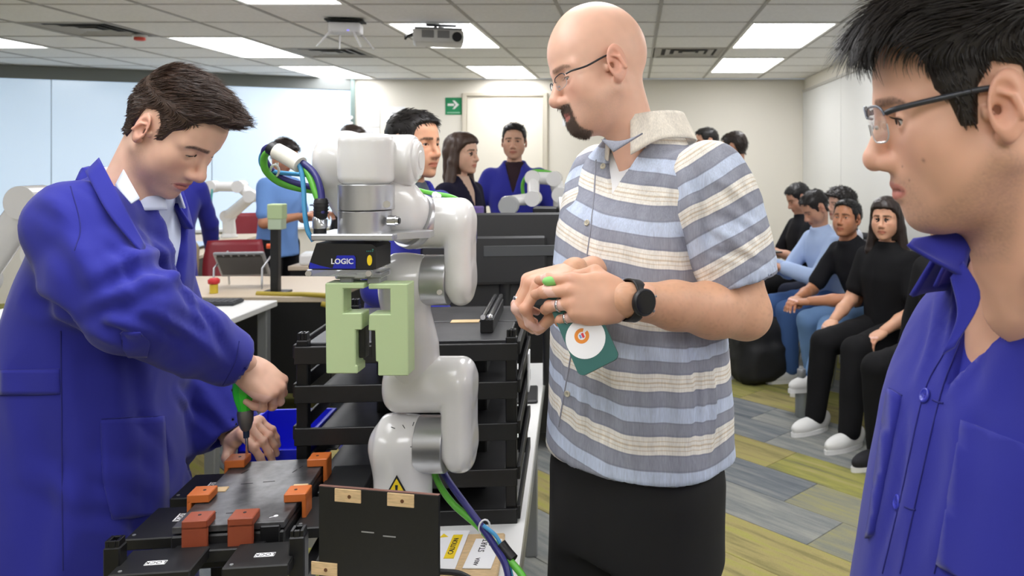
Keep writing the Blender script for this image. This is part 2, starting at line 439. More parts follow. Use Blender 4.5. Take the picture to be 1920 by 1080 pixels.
# oblique frosted glass wall on the left
ga, gb = V(-3.5, 9.88, 0), V(-9.0, 7.26, 0); gd = unit(gb-ga); gl = np.linalg.norm(gb-ga); gn = V(gd[1], -gd[0], 0); gn = gn if gn[1] < 0 else -gn
gR = np.stack([gd, -gn, V(0,0,1)], 1)
m_glass = mat('frosted_glass', (210,226,242), .22, bump=(3,.02,.01), coat=.2, emit=((206,230,255), .46))   # pale blue glow put into the pane material, standing for light from behind
struct('wall_glass_sill', MB().box(ga+gd*gl/2+V(0,0,.34)-gn*.02, (gl, .12, .68), .0, Rm=gR), m_wall)
gw = thing('window_1', None, None, ga, 0); gw['kind'] = 'structure'
GWT = []
npan = 4; pw_ = gl/npan
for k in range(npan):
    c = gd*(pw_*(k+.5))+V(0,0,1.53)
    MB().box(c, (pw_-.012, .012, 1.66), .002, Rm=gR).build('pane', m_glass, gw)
MB().box(gd*gl/2+V(0,0,.69)+gn*.03, (gl, .14, .035), .004, Rm=gR).build('sill', mat('sill_white', (238,240,242), .4), gw)
MB().box(gd*gl/2+V(0,0,2.43), (gl, .05, .14), .004, Rm=gR).build('head_rail', mat('head_rail_grey', (120,124,122), .5), gw)
MB().box(V(.02,-.01,1.6), (.05, .05, 1.8), .004, Rm=gR).build('end_post', mat('post_green', (132,150,146), .4, .3), gw)
for z in (1.95, 2.02): MB().cyl(V(.02,-.05,z), V(.02,-.09,z), .022, n=12).build('hinge_cap', m_white, gw)
MB().box(gd*gl/2-gn*.9+V(0,0,1.3), (gl, .05, 2.4), Rm=gR).build('backing', m_wall, gw)

# door in the back wall
d = thing('door_1', None, None, ((875+1020)/2*YB/F_PX-VPX*YB/F_PX, YB, 0)); d['kind'] = 'structure'
m_door = mat('door_cream', (240,234,220), .5)
MB().box((0,-.012,1.13), (.94,.03,2.26), .004).build('leaf', m_door, d)
fr = MB()
for s in (-1,1): fr.box((s*.50,-.02,1.15), (.05,.045,2.3), .004)
fr.box((0,-.02,2.31), (1.05,.045,.04), .004); fr.build('frame', mat('door_frame', (214,206,190), .5), d)
MB().cyl((-.40,-.03,1.0),(-.40,-.08,1.0),.018,n=10).cyl((-.40,-.075,1.0),(-.30,-.075,1.0),.009,n=8).build('handle', m_chrome, d)
# ---------------------------------------------------------------- white bench, rack, robot, assembly station
def sdf_part(name, fn, lo, hi, h, m, parent):
    vs, fs = sdf_mesh(fn, lo, hi, h)
    return mesh_mb(vs, fs).build(name, m, parent, world=True)
m_wood = mat('pale_plywood', (214,184,140), .6, var=(60,.18), stretch=(1,6,6))
m_deck = mat('rack_deck_grey', (62,62,64), .42, .2, var=(18,.25), bump=(30,.1,.002))
m_board = mat('black_board', (20,20,21), .5, var=(80,.2))
m_orange = mat('orange_print', (196,104,44), .5, bump=(200,.08,.002))
m_orange2 = mat('rust_print', (142,66,40), .5, bump=(200,.08,.002))
m_blue = mat('blue_bin', (32,40,214), .4)
BT = .70; TR = .078                                   # bench height and turn
bx, by = V(-.263, 1.714), None
t = thing('work_bench', 'white laminate bench with grey legs carrying the black rack and the big robot', 'table', (-.19, 1.10, 0), TR)
MB().prism([(0,0),(0,2.06),(-.29,2.06),(-.29,1.24),(-.53,1.20),(-.53,.66),(-.38,.64),(-.38,0)], BT-.03, BT).build('table_top', m_whtop, t)
MB().box((-.004, 1.04, BT-.05), (.008, 2.06, .05), .002).build('edge_rail', m_grey, t)
for x in (-.26, -.05):
    for y in (.06, 1.0, 1.95): MB().box((x, y, (BT-.03)/2), (.045, .045, BT-.03), .004).build('leg', m_grey, t)
MB().box((-.155, 1.95, .2), (.18, .03, .05), .004).build('stretcher', m_grey, t)

# rack of five open shelves
RX0, RX1, RY0, RD = -.735, -.262, 1.78, .42
rk = thing('shelf_rack', 'black five-level shelf rack standing on the white bench behind the robot', 'rack', (RX1, RY0, BT), TR)
W = RX1-RX0
zr = [(1.5-(y-300)*1.78/1500)-BT for y in (640, 711, 788, 873, 947)]
for x in (-W+.012, -.012):
    for y in (.0, RD):
        mb = MB(); mb.box((x, y, (zr[0]+.012)/2), (.024, .024, zr[0]+.012), .002)
        for s in (-1,1): mb.box((x+s*.007, y, zr[0]+.02), (.006,.02,.016), .001); mb.box((x, y+s*.007, zr[0]+.02), (.006,.006,.016), .001)
        mb.build('post', m_sat, rk)
for k, z in enumerate(zr):
    hgt = .038
    MB().box((-W/2, -.016, z-hgt/2), (W+.004, .008, hgt), .0015).build('front_rail', m_board, rk)
    MB().box((-W/2, RD+.016, z-hgt/2), (W, .008, hgt), .0015).build('back_rail', m_board, rk)
    for x in (-W-.004, .004): MB().box((x, RD/2, z-.012), (.008, RD+.02, .03), .0015).build('side_rail', m_board, rk)
    if k: MB().box((-W/2, RD/2, z-.03), (W-.06, RD-.03, .012), .002).build('shelf', m_deck, rk)
    if k: MB().box((-W*.45, RD*.62, z-.004), (W*.55, RD*.5, .05), .004).build('drawer_box', m_black, rk)
for x, y, dx, dy in ((-W*.76, RD*.27, W*.42, RD*.48), (-W*.28, RD*.27, W*.48, RD*.48), (-W*.5, RD*.77, W*.94, RD*.46)):
    MB().box((x, y, zr[0]-.004), (dx, dy, .012), .002).build('deck_plate', m_deck, rk)
MB().box((-W*.30, RD*.52, zr[0]+.003), (.07, .03, .003), .001).build('wood_pad', m_wood, rk)
for x, y0, y1 in ((-.075, .08, .36), (-W+.20, .02, .36)):
    MB().box((x, (y0+y1)/2, zr[0]+.018), (.03, y1-y0, .032), .002).build('slide_block', m_black, rk)
    for q in (-.008, .008): MB().cyl((x+q, y0-.005, zr[0]+.040), (x+q, y1+.005, zr[0]+.040), .006, n=10).build('slide_rod', m_chrome, rk)
    MB().sph((x+.008, y0-.006, zr[0]+.040), .008, 10).build('rod_end', m_chrome, rk)
tag(MB().box((.02, .12, .30), (.004, .05, .09), .001).build('rack_sign', m_paper, rk))

# blue bin hung beside the rack
t = thing('storage_bin', 'bright blue plastic storage bin behind the bare hands', 'bin', (-.845, 1.95, .765), TR)
def bin_parts(t, w, d, h, m):
    mb = MB(); th = .003
    for s in (-1,1): mb.box((s*(w/2-th/2), 0, h/2), (th, d, h), .001)
    mb.box((0, d/2-th/2, h/2), (w-.006, th, h), .001); mb.box((0,-d/2+th/2, h*.3), (w-.006, th, h*.6), .001); mb.box((0,0,th/2), (w-.004,d-.004,th))
    mb.build('shell', m, t)
    rm = MB()
    for s in (-1,1): rm.box((s*(w/2+.003), 0, h-.004), (.009, d+.01, .008), .002)
    rm.box((0, d/2+.002, h-.004), (w, .009, .008), .002); rm.build('rim', m, t)
bin_parts(t, .165, .18, .10, m_blue)
MB().box((.094, .02, .03), (.05, .06, .004), .001).build('hanger', m_sat, t)

# papers on a beige board in front of the rack
t = thing('base_board', 'beige wooden board on the bench under the papers', 'board', (-.37, 1.575, BT), TR)
MB().box((0, 0, .006), (.21, .22, .012), .003).build('panel', m_wood, t)
t = thing('paper_sheet', 'white safety sheet with a yellow caution bar on the beige board', 'paper', (-.43, 1.615, BT+.013), TR-.05)
MB().box((0,0,.0006), (.165,.16,.0012)).build('sheet', m_paper, t)
MB().box((.062,.01,.0016), (.02,.10,.0006)).build('caution_bar', mat('caution_yellow', (238,206,30), .6), t)
mb = MB(); text_mb(mb, 'CAUTION', .015, (.062,.01,.0022), rotz(PI/2)); mb.build('lettering', m_ink, t)
mb = MB()
for k in range(9): mb.box((-.02+.0085*(k % 5)-(k//5)*.06, .0, .0014), (.0012, .055+.012*((k*7) % 3), .0004))
mb.build('print_lines', mat('print_grey', (150,150,155), .8), t)
mb = MB(); mb.lathe([(.010,0),(.010,.0006),(.0075,.0006),(.0075,0)], (.005,.055,.0014), 20); mb.build('warning_ring', mat('print_red', (200,60,60), .7), t)
mb = MB().prism([(-.009,0),(.009,0),(0,.016)], .0013, .0019, M=(rotz(.2), V(.034,.05,0))); mb.build('warning_triangle', MATS['caution_yellow'], t)
t = thing('paper_note', 'small white printed note beside the safety sheet at the bench edge', 'paper', (-.303, 1.60, BT+.013), TR-.1)
MB().box((0,0,.0006), (.055,.12,.0012)).build('sheet', m_paper, t)
mb = MB(); text_mb(mb, 'START', .018, (-.005,.03,.0014), rotz(PI/2)); text_mb(mb, 'ST', .02, (.012,.04,.0014), rotz(PI/2)); text_mb(mb, 'AREA', .012, (-.005,-.035,.0014), rotz(PI/2)); mb.build('lettering', m_ink, t)
t = thing('cable_plug', 'silver metal cable plug with black lead lying below the safety sheet', 'plug', (-.385, 1.495, BT+.013), 0)
MB().cyl((-.06,0,.018),(.0,0,.018),.017,n=20).cyl((.0,0,.018),(.02,0,.018),.012,n=18).build('shell', m_chrome, t)
MB().cyl((-.03,0,.018),(-.02,0,.018),.0185,n=20).build('coupling_ring', m_alu, t)
MB().tube(spline([(.02,0,.018),(.06,-.005,.016),(.10,-.03,.008),(.14,-.07,.006)]), .0055, 8).build('lead', m_black, t)

# ------------------------------------------------------------- robot
m_rob = mat('robot_white', (226,225,224), .18, coat=.3)
m_ring = mat('robot_silver', (196,197,200), .3, .85, stretch=(1,1,1))
YR = 1.5
def q(x, y, Yd=YR): return P(x, y, Yd)
s_ = YR/F_PX
rb = thing('robot_arm', 'large white jointed robot arm with silver joint rings on the bench', 'robot', (q(755,0)[0], YR, BT), 0)
def link(name, fn, pts, pad, m=m_rob, h=.004):
    p = np.array(pts); return sdf_part(name, fn, p.min(0)-pad, p.max(0)+pad, h, m, rb)
A0, A1, A2, A3 = q(755,1098), q(752,832), q(698,832), q(786,832)
link('base_link', lambda p: smin(smin(d_rcyl(p, A0, A1, .054, .01), d_sph(p, q(748,836), .050), .03), d_rcyl(p, A2, A3, .052, .045*0+.012), .02)
     if False else smin(d_chain(p, [A0, q(756,905), q(750,838)], [.056,.053,.050]), smin(d_rcyl(p, q(720,832), A3, .0515, .004), d_sph(p, q(746,832), .0505), .02), .02),
     [A0, q(697,832), A3], .062)
def band(x0, x1, y, r, name='joint_ring', Yd=YR):
    c = lambda x: q(x, y, Yd)
    mb = MB(); mb.tube([c(x0), c(x0+1), c(x0+1.5), c(x1-1.5), c(x1-1), c(x1)], [r-.001, r, r, r, r, r-.001], 48, True, True)
    return mb.build(name, m_ring, rb, world=True)
band(786, 838, 832, .0525)
def elbow(ya, yb, xl, xr, xc, r, lx=None):
    def fn(p):
        d = d_rcyl(p, q(xc, ya), q(xr, ya), r, .022)
        d = smin(d, d_rcyl(p, q(xl, yb), q(xr, yb), r, .026), .012)
        c = (q(xc-4, ya)+q(xr, yb))/2; dz = abs(q(0, ya)[2]-q(0, yb)[2])
        return smin(d, d_box(p, c, ((xr-xc+4)*s_, 2*r*.97, dz+.055), .022), .007)
    return fn
link('lower_link', elbow(832, 720, 725, 890, 838, .0515), [q(725,720), q(890,720), q(890,832), q(838,832)], .06)
def fC(p):
    d = d_chain(p, [q(776,716), q(774,650), q(757,560)], [.050,.048,.043])
    d = smin(d, smin(d_rcyl(p, q(735,525), q(797,525), .0465, .004), d_sph(p, q(757,525), .046), .02), .02)
    return d
link('middle_link', fC, [q(776,700), q(715,525), q(797,525)], .056)
band(797, 843, 525, .0470)
link('upper_link', elbow(525, 418, 752, 888, 843, .0475), [q(740,418), q(890,418), q(888,525), q(843,525)], .056)
YT = 1.38                                             # depth of the tool in front of the arm
def fE(p):
    d = d_chain(p, [q(782,420), q(745,392,1.45), q(722,372,1.44)], [.047,.052,.050])
    return smin(d, d_chain(p, [q(722,372,1.44), q(660,312,1.43)], [.050,.046]), .02)
link('wrist_link', fE, [q(782,420), q(745,392,1.45), q(650,305,1.43)], .06)
mb = MB(); a_ = q(771,412,1.475); b_ = q(783,417,1.487); mb.tube([a_, a_+(b_-a_)*.1, a_+(b_-a_)*.9, b_], [.0515,.0525,.0525,.0515], 40); mb.build('joint_ring', m_ring, rb, world=True)
def fF(p):
    d = d_rcyl(p, q(648,300,1.425), q(782,300,1.425), .0455, .012)
    d = smin(d, d_chain(p, [q(640,298,1.425), q(632,330,1.425), q(650,385,1.43)], [.043,.040,.026]), .02)
    return smin(d, d_sph(p, q(640,297,1.425), .0445), .02)
link('wrist_housing', fF, [q(632,300,1.425), q(784,300,1.425), q(650,385,1.43)], .055)
mb = MB(); mb.tube([q(780,300,1.425), q(786,300,1.425), q(789,300,1.425)], [.036,.034,.028], 36); mb.tube([q(788,300,1.425), q(791,300,1.425)], [.018,.016], 28); mb.build('end_cap', m_rob, rb, world=True)
link('tool_link', lambda p: smin(d_rcyl(p, q(687,251,YT), q(687,346,YT), .0472, .014), d_cone(p, q(687,300,YT), q(690,300,1.425), .04, .04), .015), [q(687,251,YT), q(687,345,YT), q(690,300,1.43)], .056)
m_ring2 = m_ring
mb = MB(); c = lambda y: q(687, y, YT); mb.tube([c(345), c(346), c(346.5), c(390.5), c(391), c(392)], [.0462,.0470,.0470,.0470,.0470,.0462], 48); mb.build('tool_ring', m_ring2, rb, world=True)
mb = MB(); c = lambda y: q(684, y, YT); mb.tube([c(394), c(395), c(395.5), c(435.5), c(436), c(437)], [.0435,.0442,.0442,.0442,.0442,.0435], 48); mb.build('tool_ring', m_ring2, rb, world=True)
mb = MB(); mb.cyl(q(725,383,YT-.043), q(725,383,YT-.046), .006, n=14).cyl(q(725,383,YT-.0455), q(725,383,YT-.0465), .003, n=6); mb.build('screw', m_chrome, rb, world=True)
mb = MB(); mb.cyl(q(824,548,YR-.040), q(824,548,YR-.0475), .005, n=12); mb.build('screw', m_chrome, rb, world=True)
mb = MB(); mb.cyl(q(728,414,YT-.02), q(742,414,YT-.02), .009, n=18).cyl(q(742,414,YT-.02), q(748,414,YT-.02), .0075, n=18); mb.build('port', m_chrome, rb, world=True)
MB().cyl(q(748,414,YT-.02), q(750,414,YT-.02), .005, n=14).build('port_core', m_black, rb, world=True)
# warning triangle on the base
mb = MB(); c = q(744,915,YR-.0545)
pr = lambda k: [(-.022*k,-.018*k),(.022*k,-.018*k),(0,.021*k)]
Mf = np.stack([V(1,0,0), V(0,0,1), V(0,-1,0)], 1)
mb.cur = 0; mb.prism(pr(1.12), 0, .0012, M=(Mf, c)); mb.cur = 1; mb.prism(pr(.84), .0012, .002, M=(Mf, c))
mb.cur = 0; mb.prism([(-.0015,-.008),(.0015,-.008),(.0025,.006),(-.0025,.006)], .002, .0024, M=(Mf, c)); mb.box((0,-.0115,.0022), (.003,.003,.0005), M=(Mf, c))
mb.build('warning_triangle', [m_ink, MATS['caution_yellow']], rb, world=True)
mb = MB(); r5 = random.Random(5)
for x, y, a in ((737,802,.4),(775,795,1.9),(733,834,.2),(768,838,0),(762,860,-.7),(757,800,1)):
    mb.box(q(x, y, YR-.0505+abs(x-748)*.0002*0), (.008, .001, .0016), .0004, Rm=roty(a))
mb.build('scuff_marks', mat('scuff', (90,90,92), .7), rb, world=True)

# ------------------------------------------------------------- tool on the flange: plate, camera, gripper
tl = thing('gripper_tool', 'robot end tool: aluminium plate, black vision camera and two pale green gripper fingers', 'gripper', q(684,470,YT), 0)
T_ = lambda x, y, Yd=1.36: P(x, y, Yd)
pl = MB(); a = T_(583,452,1.335); b = T_(738,440,1.335)
pl.box(((a[0]+b[0])/2, 1.385, a[2]+.006), (b[0]-a[0], .105, .011), .002)
pl.prism([(0,-.03),(.05,0),(.05,.03),(0,.05)], 0, .011, M=(np.eye(3), V(b[0]-.002, 1.385, a[2]+.0005)))
plo = pl.build('flange_plate', m_alu, tl, world=True)
for k in range(6): MB().lathe([(.0042,0),(.0042,.003),(.002,.003),(.002,.0015)], T_(628+k*9,441,1.355+.008*(k % 2)), 12).build('bolt', m_chrome, plo, world=True)
# camera body: profile in x-z with sloped left end
cz = lambda y: T_(0, y, 1.335)[2]; cxx = lambda x: T_(x, 0, 1.335)[0]
prof = [(cxx(578),cz(500)),(cxx(593),cz(456)),(cxx(697),cz(458)),(cxx(705),cz(464)),(cxx(705),cz(505)),(cxx(580),cz(505))]
Mc = np.stack([V(1,0,0), V(0,0,1), V(0,-1,0)], 1)      # local (x, y, z) -> world (x, z, -y)
mb = MB(); mb.prism([(x, z) for x, z in prof], -1.415, -1.335, M=(Mc, V(0,0,0)))
co = mb.build('camera_body', m_black, tl, world=True)
mb = MB(); mb.prism([(cxx(576),cz(506)),(cxx(700),cz(506)),(cxx(698),cz(519)),(cxx(582),cz(517))], -1.412, -1.333, M=(Mc, V(0,0,0)))
mb.build('lens_cover', mat('clear_acrylic', (225,228,230), .08, trans=.75), tl, world=True)
for x in (578, 691): MB().cyl(T_(x,513,1.328), T_(x,513,1.336), .005, n=12).build('cover_screw', m_chrome, tl, world=True)
mb = MB(); mb.prism([(cxx(624),cz(503.5)),(cxx(632),cz(479)),(cxx(664),cz(479)),(cxx(667),cz(483)),(cxx(667),cz(503.5))], 1.3335*-1+0-.0, -1.3352, M=(Mc, V(0,0,0)))
m_lab = mat('label_blue', (28,38,170), .35)
mb.prism([(cxx(580),cz(503.5)),(cxx(581),cz(492)),(cxx(600),cz(498)),(cxx(624),cz(503.5))], -1.3345, -1.3352, M=(Mc, V(0,0,0)))
mb.build('blue_label', m_lab, co, world=True)
mb = MB(); text_mb(mb, 'LOGIC', .0125, T_(641.5,490.5,1.3328), Mf, .0006, bold=.02); mb.build('lettering', m_white, co, world=True)
mb = MB(); mb.lathe([(.0042,-.0005),(.0042,.0006)], T_(693,488,1.3345), 20, Rm=np.stack([V(1,0,0), V(0,0,2.1), V(0,-1,0)], 1)); mb.build('yellow_sticker', MATS['caution_yellow'], co, world=True)
mb = MB()
for k in range(4): mb.box(T_(688+k*3.5,471,1.3345), (.0014,.0006,.0014))
mb.box(T_(699,468,1.3345), (.002,.0006,.002)); mb.build('indicator', mat('led_teal', (60,150,140), .4), co, world=True)
# gripper body and fingers
mb = MB(); c = T_(703,480,1.40); mb.box((T_(703,0,1.40)[0], 1.41, (cz(452)+cz(514))/2), (.03,.05,abs(cz(452)-cz(514))), .003)
mb.box((T_(676,0,1.36)[0], 1.375, cz(519)), (.078,.055,.012), .002); mb.build('gripper_body', m_alu, tl, world=True)
for x in (651, 702):
    mb = MB(); mb.box((T_(x,0,1.35)[0], 1.365, cz(527)), (.022,.04,.014), .002); mb.box((T_(x,0,1.35)[0], 1.365, cz(519)), (.028,.046,.006), .001); mb.build('jaw', m_grey, tl, world=True)
m_green = mat('pale_green_print', (186,206,158), .55, bump=(120,.05,.002), sss=.05)
def cr(pts): return [(T_(560+x/3.6, 0, 1.335)[0], T_(0, 420+y/3.6, 1.335)[2]) for x, y in pts]
Lf = cr([(178,400),(440,400),(440,437),(300,437),(300,603),(425,603),(425,715),(383,715),(383,955),(397,955),(397,1010),(185,1010)])
Rf = cr([(470,405),(736,405),(740,1025),(535,1025),(535,930),(520,930),(515,720),(470,720),(475,610),(617,610),(617,440),(470,440)])
def prism_bev(poly, y0, y1, bev):
    b = bmesh.new(); f = b.faces.new([b.verts.new((x, y0, z)) for x, z in poly])
    ex = bmesh.ops.extrude_face_region(b, geom=[f]); vs = [e for e in ex['geom'] if isinstance(e, bmesh.types.BMVert)]
    bmesh.ops.translate(b, verts=vs, vec=(0, y1-y0, 0)); bmesh.ops.recalc_face_normals(b, faces=b.faces)
    bmesh.ops.bevel(b, geom=list(b.edges), offset=bev, segments=1, affect='EDGES'); return b
for poly, pads in ((Lf, (388,430)), (Rf, (470,515))):
    mb = MB().bm(prism_bev(poly, 1.335, 1.375, .0015)); fo = mb.build('gripper_finger', m_green, tl, world=True)
    x0, x1 = (T_(560+v/3.6,0,1.335)[0] for v in pads)
    MB().box(((x0+x1)/2, 1.36, (cz(420+722/3.6)+cz(420+905/3.6))/2), (abs(x1-x0)*.98, .022, .052), .001).build('rubber_pad', m_black, fo, world=True)

# ------------------------------------------------------------- cables
m_cg = mat('cable_green', (92,176,58), .4); m_cb = mat('cable_navy', (44,42,112), .4); m_cc = mat('cable_blue', (70,150,200), .4)
def cable(name, label, pts, r, m, group=None, n=10):
    c0 = pts[0]; t = thing(name, label, 'cable', c0, 0, group)
    MB().tube(spline(pts, 10), r, n).build('sheath', m, t, world=True); return t
YC = 1.40
cable('hose', 'thick bright green cable looping above the camera tool', [T_(606,402,1.36),T_(592,360,1.37),T_(575,322,1.385),T_(540,298,1.40),T_(508,284,1.41),T_(495,297,1.42),T_(500,322,1.43),T_(530,345,1.45),T_(585,357,1.47),T_(640,356,1.49),T_(720,345,1.53),T_(800,362,1.55),T_(850,372,1.55),T_(880,395,1.555),T_(886,430,1.555),T_(882,470,1.555)], .0062, m_cg, 'robot cables')
cable('hose', 'dark navy cable looping above the camera tool', [T_(604,402,1.352),T_(601,355,1.365),T_(585,320,1.38),T_(545,292,1.392),T_(512,276,1.405),T_(496,282,1.418),T_(499,305,1.43),T_(525,332,1.45),T_(580,350,1.465),T_(640,352,1.485),T_(720,350,1.525),T_(800,370,1.545),T_(850,380,1.542),T_(882,402,1.545),T_(889,440,1.545),T_(884,475,1.55)], .0058, m_cb, 'robot cables')
cable('hose', 'thin light blue air hose hanging beside the black connector', [T_(588,452,1.36),T_(577,432,1.36),T_(571,395,1.362),T_(569,350,1.37),T_(563,315,1.38),T_(548,293,1.39),T_(515,272,1.41),T_(490,292,1.425),T_(500,318,1.435),T_(560,327,1.46),T_(640,330,1.50),T_(720,340,1.54),T_(800,366,1.56),T_(855,378,1.55),T_(886,405,1.54),T_(890,440,1.54)], .0040, m_cc, 'robot cables')
t = thing('cable_sleeve', 'white tape sleeve bundling the cable loop at its top', 'sleeve', T_(535,297,1.395), 0)
MB().tube(spline([T_(518,283,1.398), T_(535,292,1.394), T_(563,309,1.384)], 6), .0145, 16).build('tape', mat('tape_white', (232,230,220), .55, bump=(60,.2,.003)), t, world=True)
MB().tube(spline([T_(508,277,1.402), T_(519,284,1.398)], 4), .0125, 14).build('dark_end', m_black, t, world=True)
t = thing('cable_tie', 'white plastic cable tie on the loop of cables', 'cable tie', T_(515,325,1.44), 0)
MB().tube([T_(515+8*math.cos(a), 320+11*math.sin(a), 1.435+.008*math.sin(a)) for a in np.linspace(0, 2*PI, 14)], .0022, 6).cyl(T_(519,312,1.43), T_(519,305,1.43), .003, n=6).build('strap', m_white, t, world=True)
t = thing('connector', 'black round connector with silver collar above the camera tool', 'connector', T_(600,440,1.355), 0)
C_ = lambda y, x=600: T_(x, y, 1.358)
MB().tube([C_(372,602), C_(376,602), C_(405,601), C_(410,601)], [.009,.0115,.0115,.0095], 18).tube([C_(428), C_(446)], [.0105,.0105], 16).build('body', m_black, t, world=True)
MB().tube([C_(409,601), C_(411,600), C_(426,600), C_(428,600)], [.0115,.0122,.0122,.0115], 20).build('collar', m_alu, t, world=True)
mb = MB()
for k in range(4): mb.tube([C_(380+k*6,602), C_(382+k*6,602)], [.0124,.0124], 16)
mb.build('grip_ring', m_black, t, world=True)
cable('hose', 'green cable running down from the robot base to the bench edge', [q(806,860,1.56),q(822,905,1.53),q(850,945,1.50),q(895,985,1.47),q(925,1018,1.45),q(955,1050,1.43),q(985,1090,1.40),q(1000,1150,1.38)], .0062, m_cg, 'robot cables')
cable('hose', 'navy cable running down from the robot base to the bench edge', [q(818,860,1.555),q(840,900,1.525),q(872,945,1.49),q(905,990,1.46),q(928,1025,1.44),q(948,1060,1.42),q(958,1110,1.40)], .0062, m_cb, 'robot cables')
cable('hose', 'thin blue hose tied to the green cable beside the bench papers', [q(906,985,1.452),q(930,1005,1.445),q(942,1030,1.438),q(955,1062,1.425),q(965,1110,1.40)], .0035, m_cc, 'robot cables')
t = thing('cable_tie', 'white tie holding the cables together above the bench papers', 'cable tie', q(908,990,1.46), 0)
MB().tube([q(908,988,1.462)+V(.013*math.cos(a)*.7, .010*math.cos(a)*.5, .013*math.sin(a)) for a in np.linspace(0, 2*PI, 14)], .0018, 6).build('strap', m_white, t, world=True)
t = thing('cable_sleeve', 'black tape sleeve on the cables below the white tie', 'sleeve', q(950,1035,1.44), 0)
MB().tube(spline([q(938,1020,1.446), q(950,1036,1.44), q(962,1050,1.432)], 5), .0105, 14).build('tape', m_black, t, world=True)
t = thing('cable_tie', 'white clip fixing the cables on top of the robot elbow', 'cable tie', q(818,385,1.47), 0)
MB().box(q(818,376,1.535), (.012,.012,.022), .003).sph(q(816,366,1.535), .007, 8).sph(q(822,368,1.53), .006, 8).build('clip', m_white, t, world=True)

# ------------------------------------------------------------- assembly station with locking trays
SZ = .86; SR = .13; SCx, SCy = -.733, 1.556
st = thing('assembly_station', 'black assembly station with locking trays under the clamped plate', 'workstation', (SCx, SCy, 0), SR)
def lbl(c, a, parent, w=.032, h=.013, txt='LOCK'):
    MB().box(c, (w, h, .0008), Rm=rotz(a)).build('lock_label', m_paper, parent)
    mb = MB(); text_mb(mb, txt, h*.95, V(c)+V(0,0,.0007), rotz(a+PI)@np.diag([1,1,1]), .0003); mb.build('lettering', m_ink, parent)
pw2, pd2 = .0935, .152
for x in (-.155, .135):
    for y in (-.215, .23):
        mb = MB(); zt = SZ+.004 if y < 0 else SZ-.07; mb.box((x, y, zt/2), (.026,.026,zt), .002)
        for sx in (-1,1): mb.box((x+sx*.008, y, zt+.005), (.006,.022,.012), .001); mb.box((x, y+sx*.009, zt+.005), (.01,.005,.012), .001)
        mb.build('post', m_sat, st)
for y in (-.215, .23): MB().box((-.01, y, SZ-.09), (.27,.02,.03), .002).build('cross_beam', m_sat, st)
for x in (-.155, .135): MB().box((x, .007, SZ-.09), (.02,.42,.03), .002).build('side_beam', m_sat, st)
trays = [((-.085,-.215), (.125,.085), SZ-.028, (-.088,-.225)), ((.078,-.215), (.105,.085), SZ-.028, (.082,-.22)), ((-.135,-.075), (.085,.13), SZ-.024, (-.118,-.06)),
         ((-.125,.075), (.085,.12), SZ-.018, (-.112,.07)), ((.14,-.05), (.085,.14), SZ-.03, (.135,-.03)), ((.145,.11), (.09,.14), SZ-.03, None)]
for (x, y), (dx, dy), z, lb in trays:
    to = MB().box((x, y, z-.008), (dx, dy, .02), .002).build('lock_tray', m_board, st)
    if lb: lbl((lb[0], lb[1], z+.0026), 0 if y < -.2 else PI/2*(1 if x < 0 else 1), to)
    MB().cyl((x-dx*.38, y-dy*.38, z+.002), (x-dx*.38, y-dy*.38, z+.0032), .003, n=10).build('screw', m_grey, to)
MB().box((0, 0, SZ-.045), (.19,.31,.06), .003).build('bed', m_black, st)
MB().box((-.01, -pd2-.012, SZ-.042), (.15,.03,.022), .002).build('front_lip', m_black, st)
MB().box((.07, -pd2+.006, SZ-.02), (.034,.02,.03), .002).build('catch', m_sat, st)
m_plate = mat('dark_plate', (74,74,76), .34, .2, var=(38,.75), bump=(35,.15,.002))
pt = thing('work_plate', 'dark grey rectangular plate held down by orange clips', 'plate', (SCx, SCy, SZ-.012), SR)
MB().box((0, 0, .006), (2*pw2, 2*pd2, .012), .001).build('sheet', m_plate, pt)
mb = MB()
for x, y, a, l in ((-.05,-.10,0,.022),(-.01,-.105,0,.022),(-.03,.03,.1,.022),(.01,.035,.1,.022),(-.055,.095,1.2,.022),(.045,.085,1.25,.016),(.052,.105,1.25,.012)):
    mb.box((x, y, .0121), (l, .0018, .0006), Rm=rotz(a))
mb.build('slot', m_ink, pt)
mb = MB(); mb.cyl((.072,-.128,.012),(.072,-.128,.0125),.004,n=10).box((.066,-.132,.0122),(.008,.0015,.0005),Rm=rotz(.5)); mb.build('paint_mark', m_paper, pt)
for x, y in ((-.072, .006), (.078, .0)): MB().box((x, y, .0125), (.028,.022,.003), .001).build('wood_pad', m_wood, pt)
clips = [(-.088,-.035,0,'orange clip on the left edge of the plate beside the wood pad',m_orange),(-.083,.135,0,'orange clip under the screwdriver tip',m_orange),
 (.085,.120,PI,'orange clip at the far right corner of the plate near the robot base',m_orange),(.090,-.055,PI,'orange clip on the right edge of the plate beside the black board',m_orange),
 (-.05,-.150,PI/2,'rust brown clip at the front edge, left of two',m_orange2),(.025,-.150,PI/2,'rust brown clip at the front edge, right of two',m_orange2)]
A_, t_ = MW[pt.name]
for x, y, a, lb, mm in clips:
    t = thing('clip', lb, 'clip', t_+A_@V(x, y, 0), SR+a, 'clips around the plate')
    MB().box((.0, 0, .021), (.040,.042,.016), .0015).box((-.016, 0, -.001), (.008,.042,.040), .0015).build('body', mm, t)
    MB().cyl((.004,0,.029),(.004,0,.0294),.003,n=10).build('screw_hole', m_ink, t)
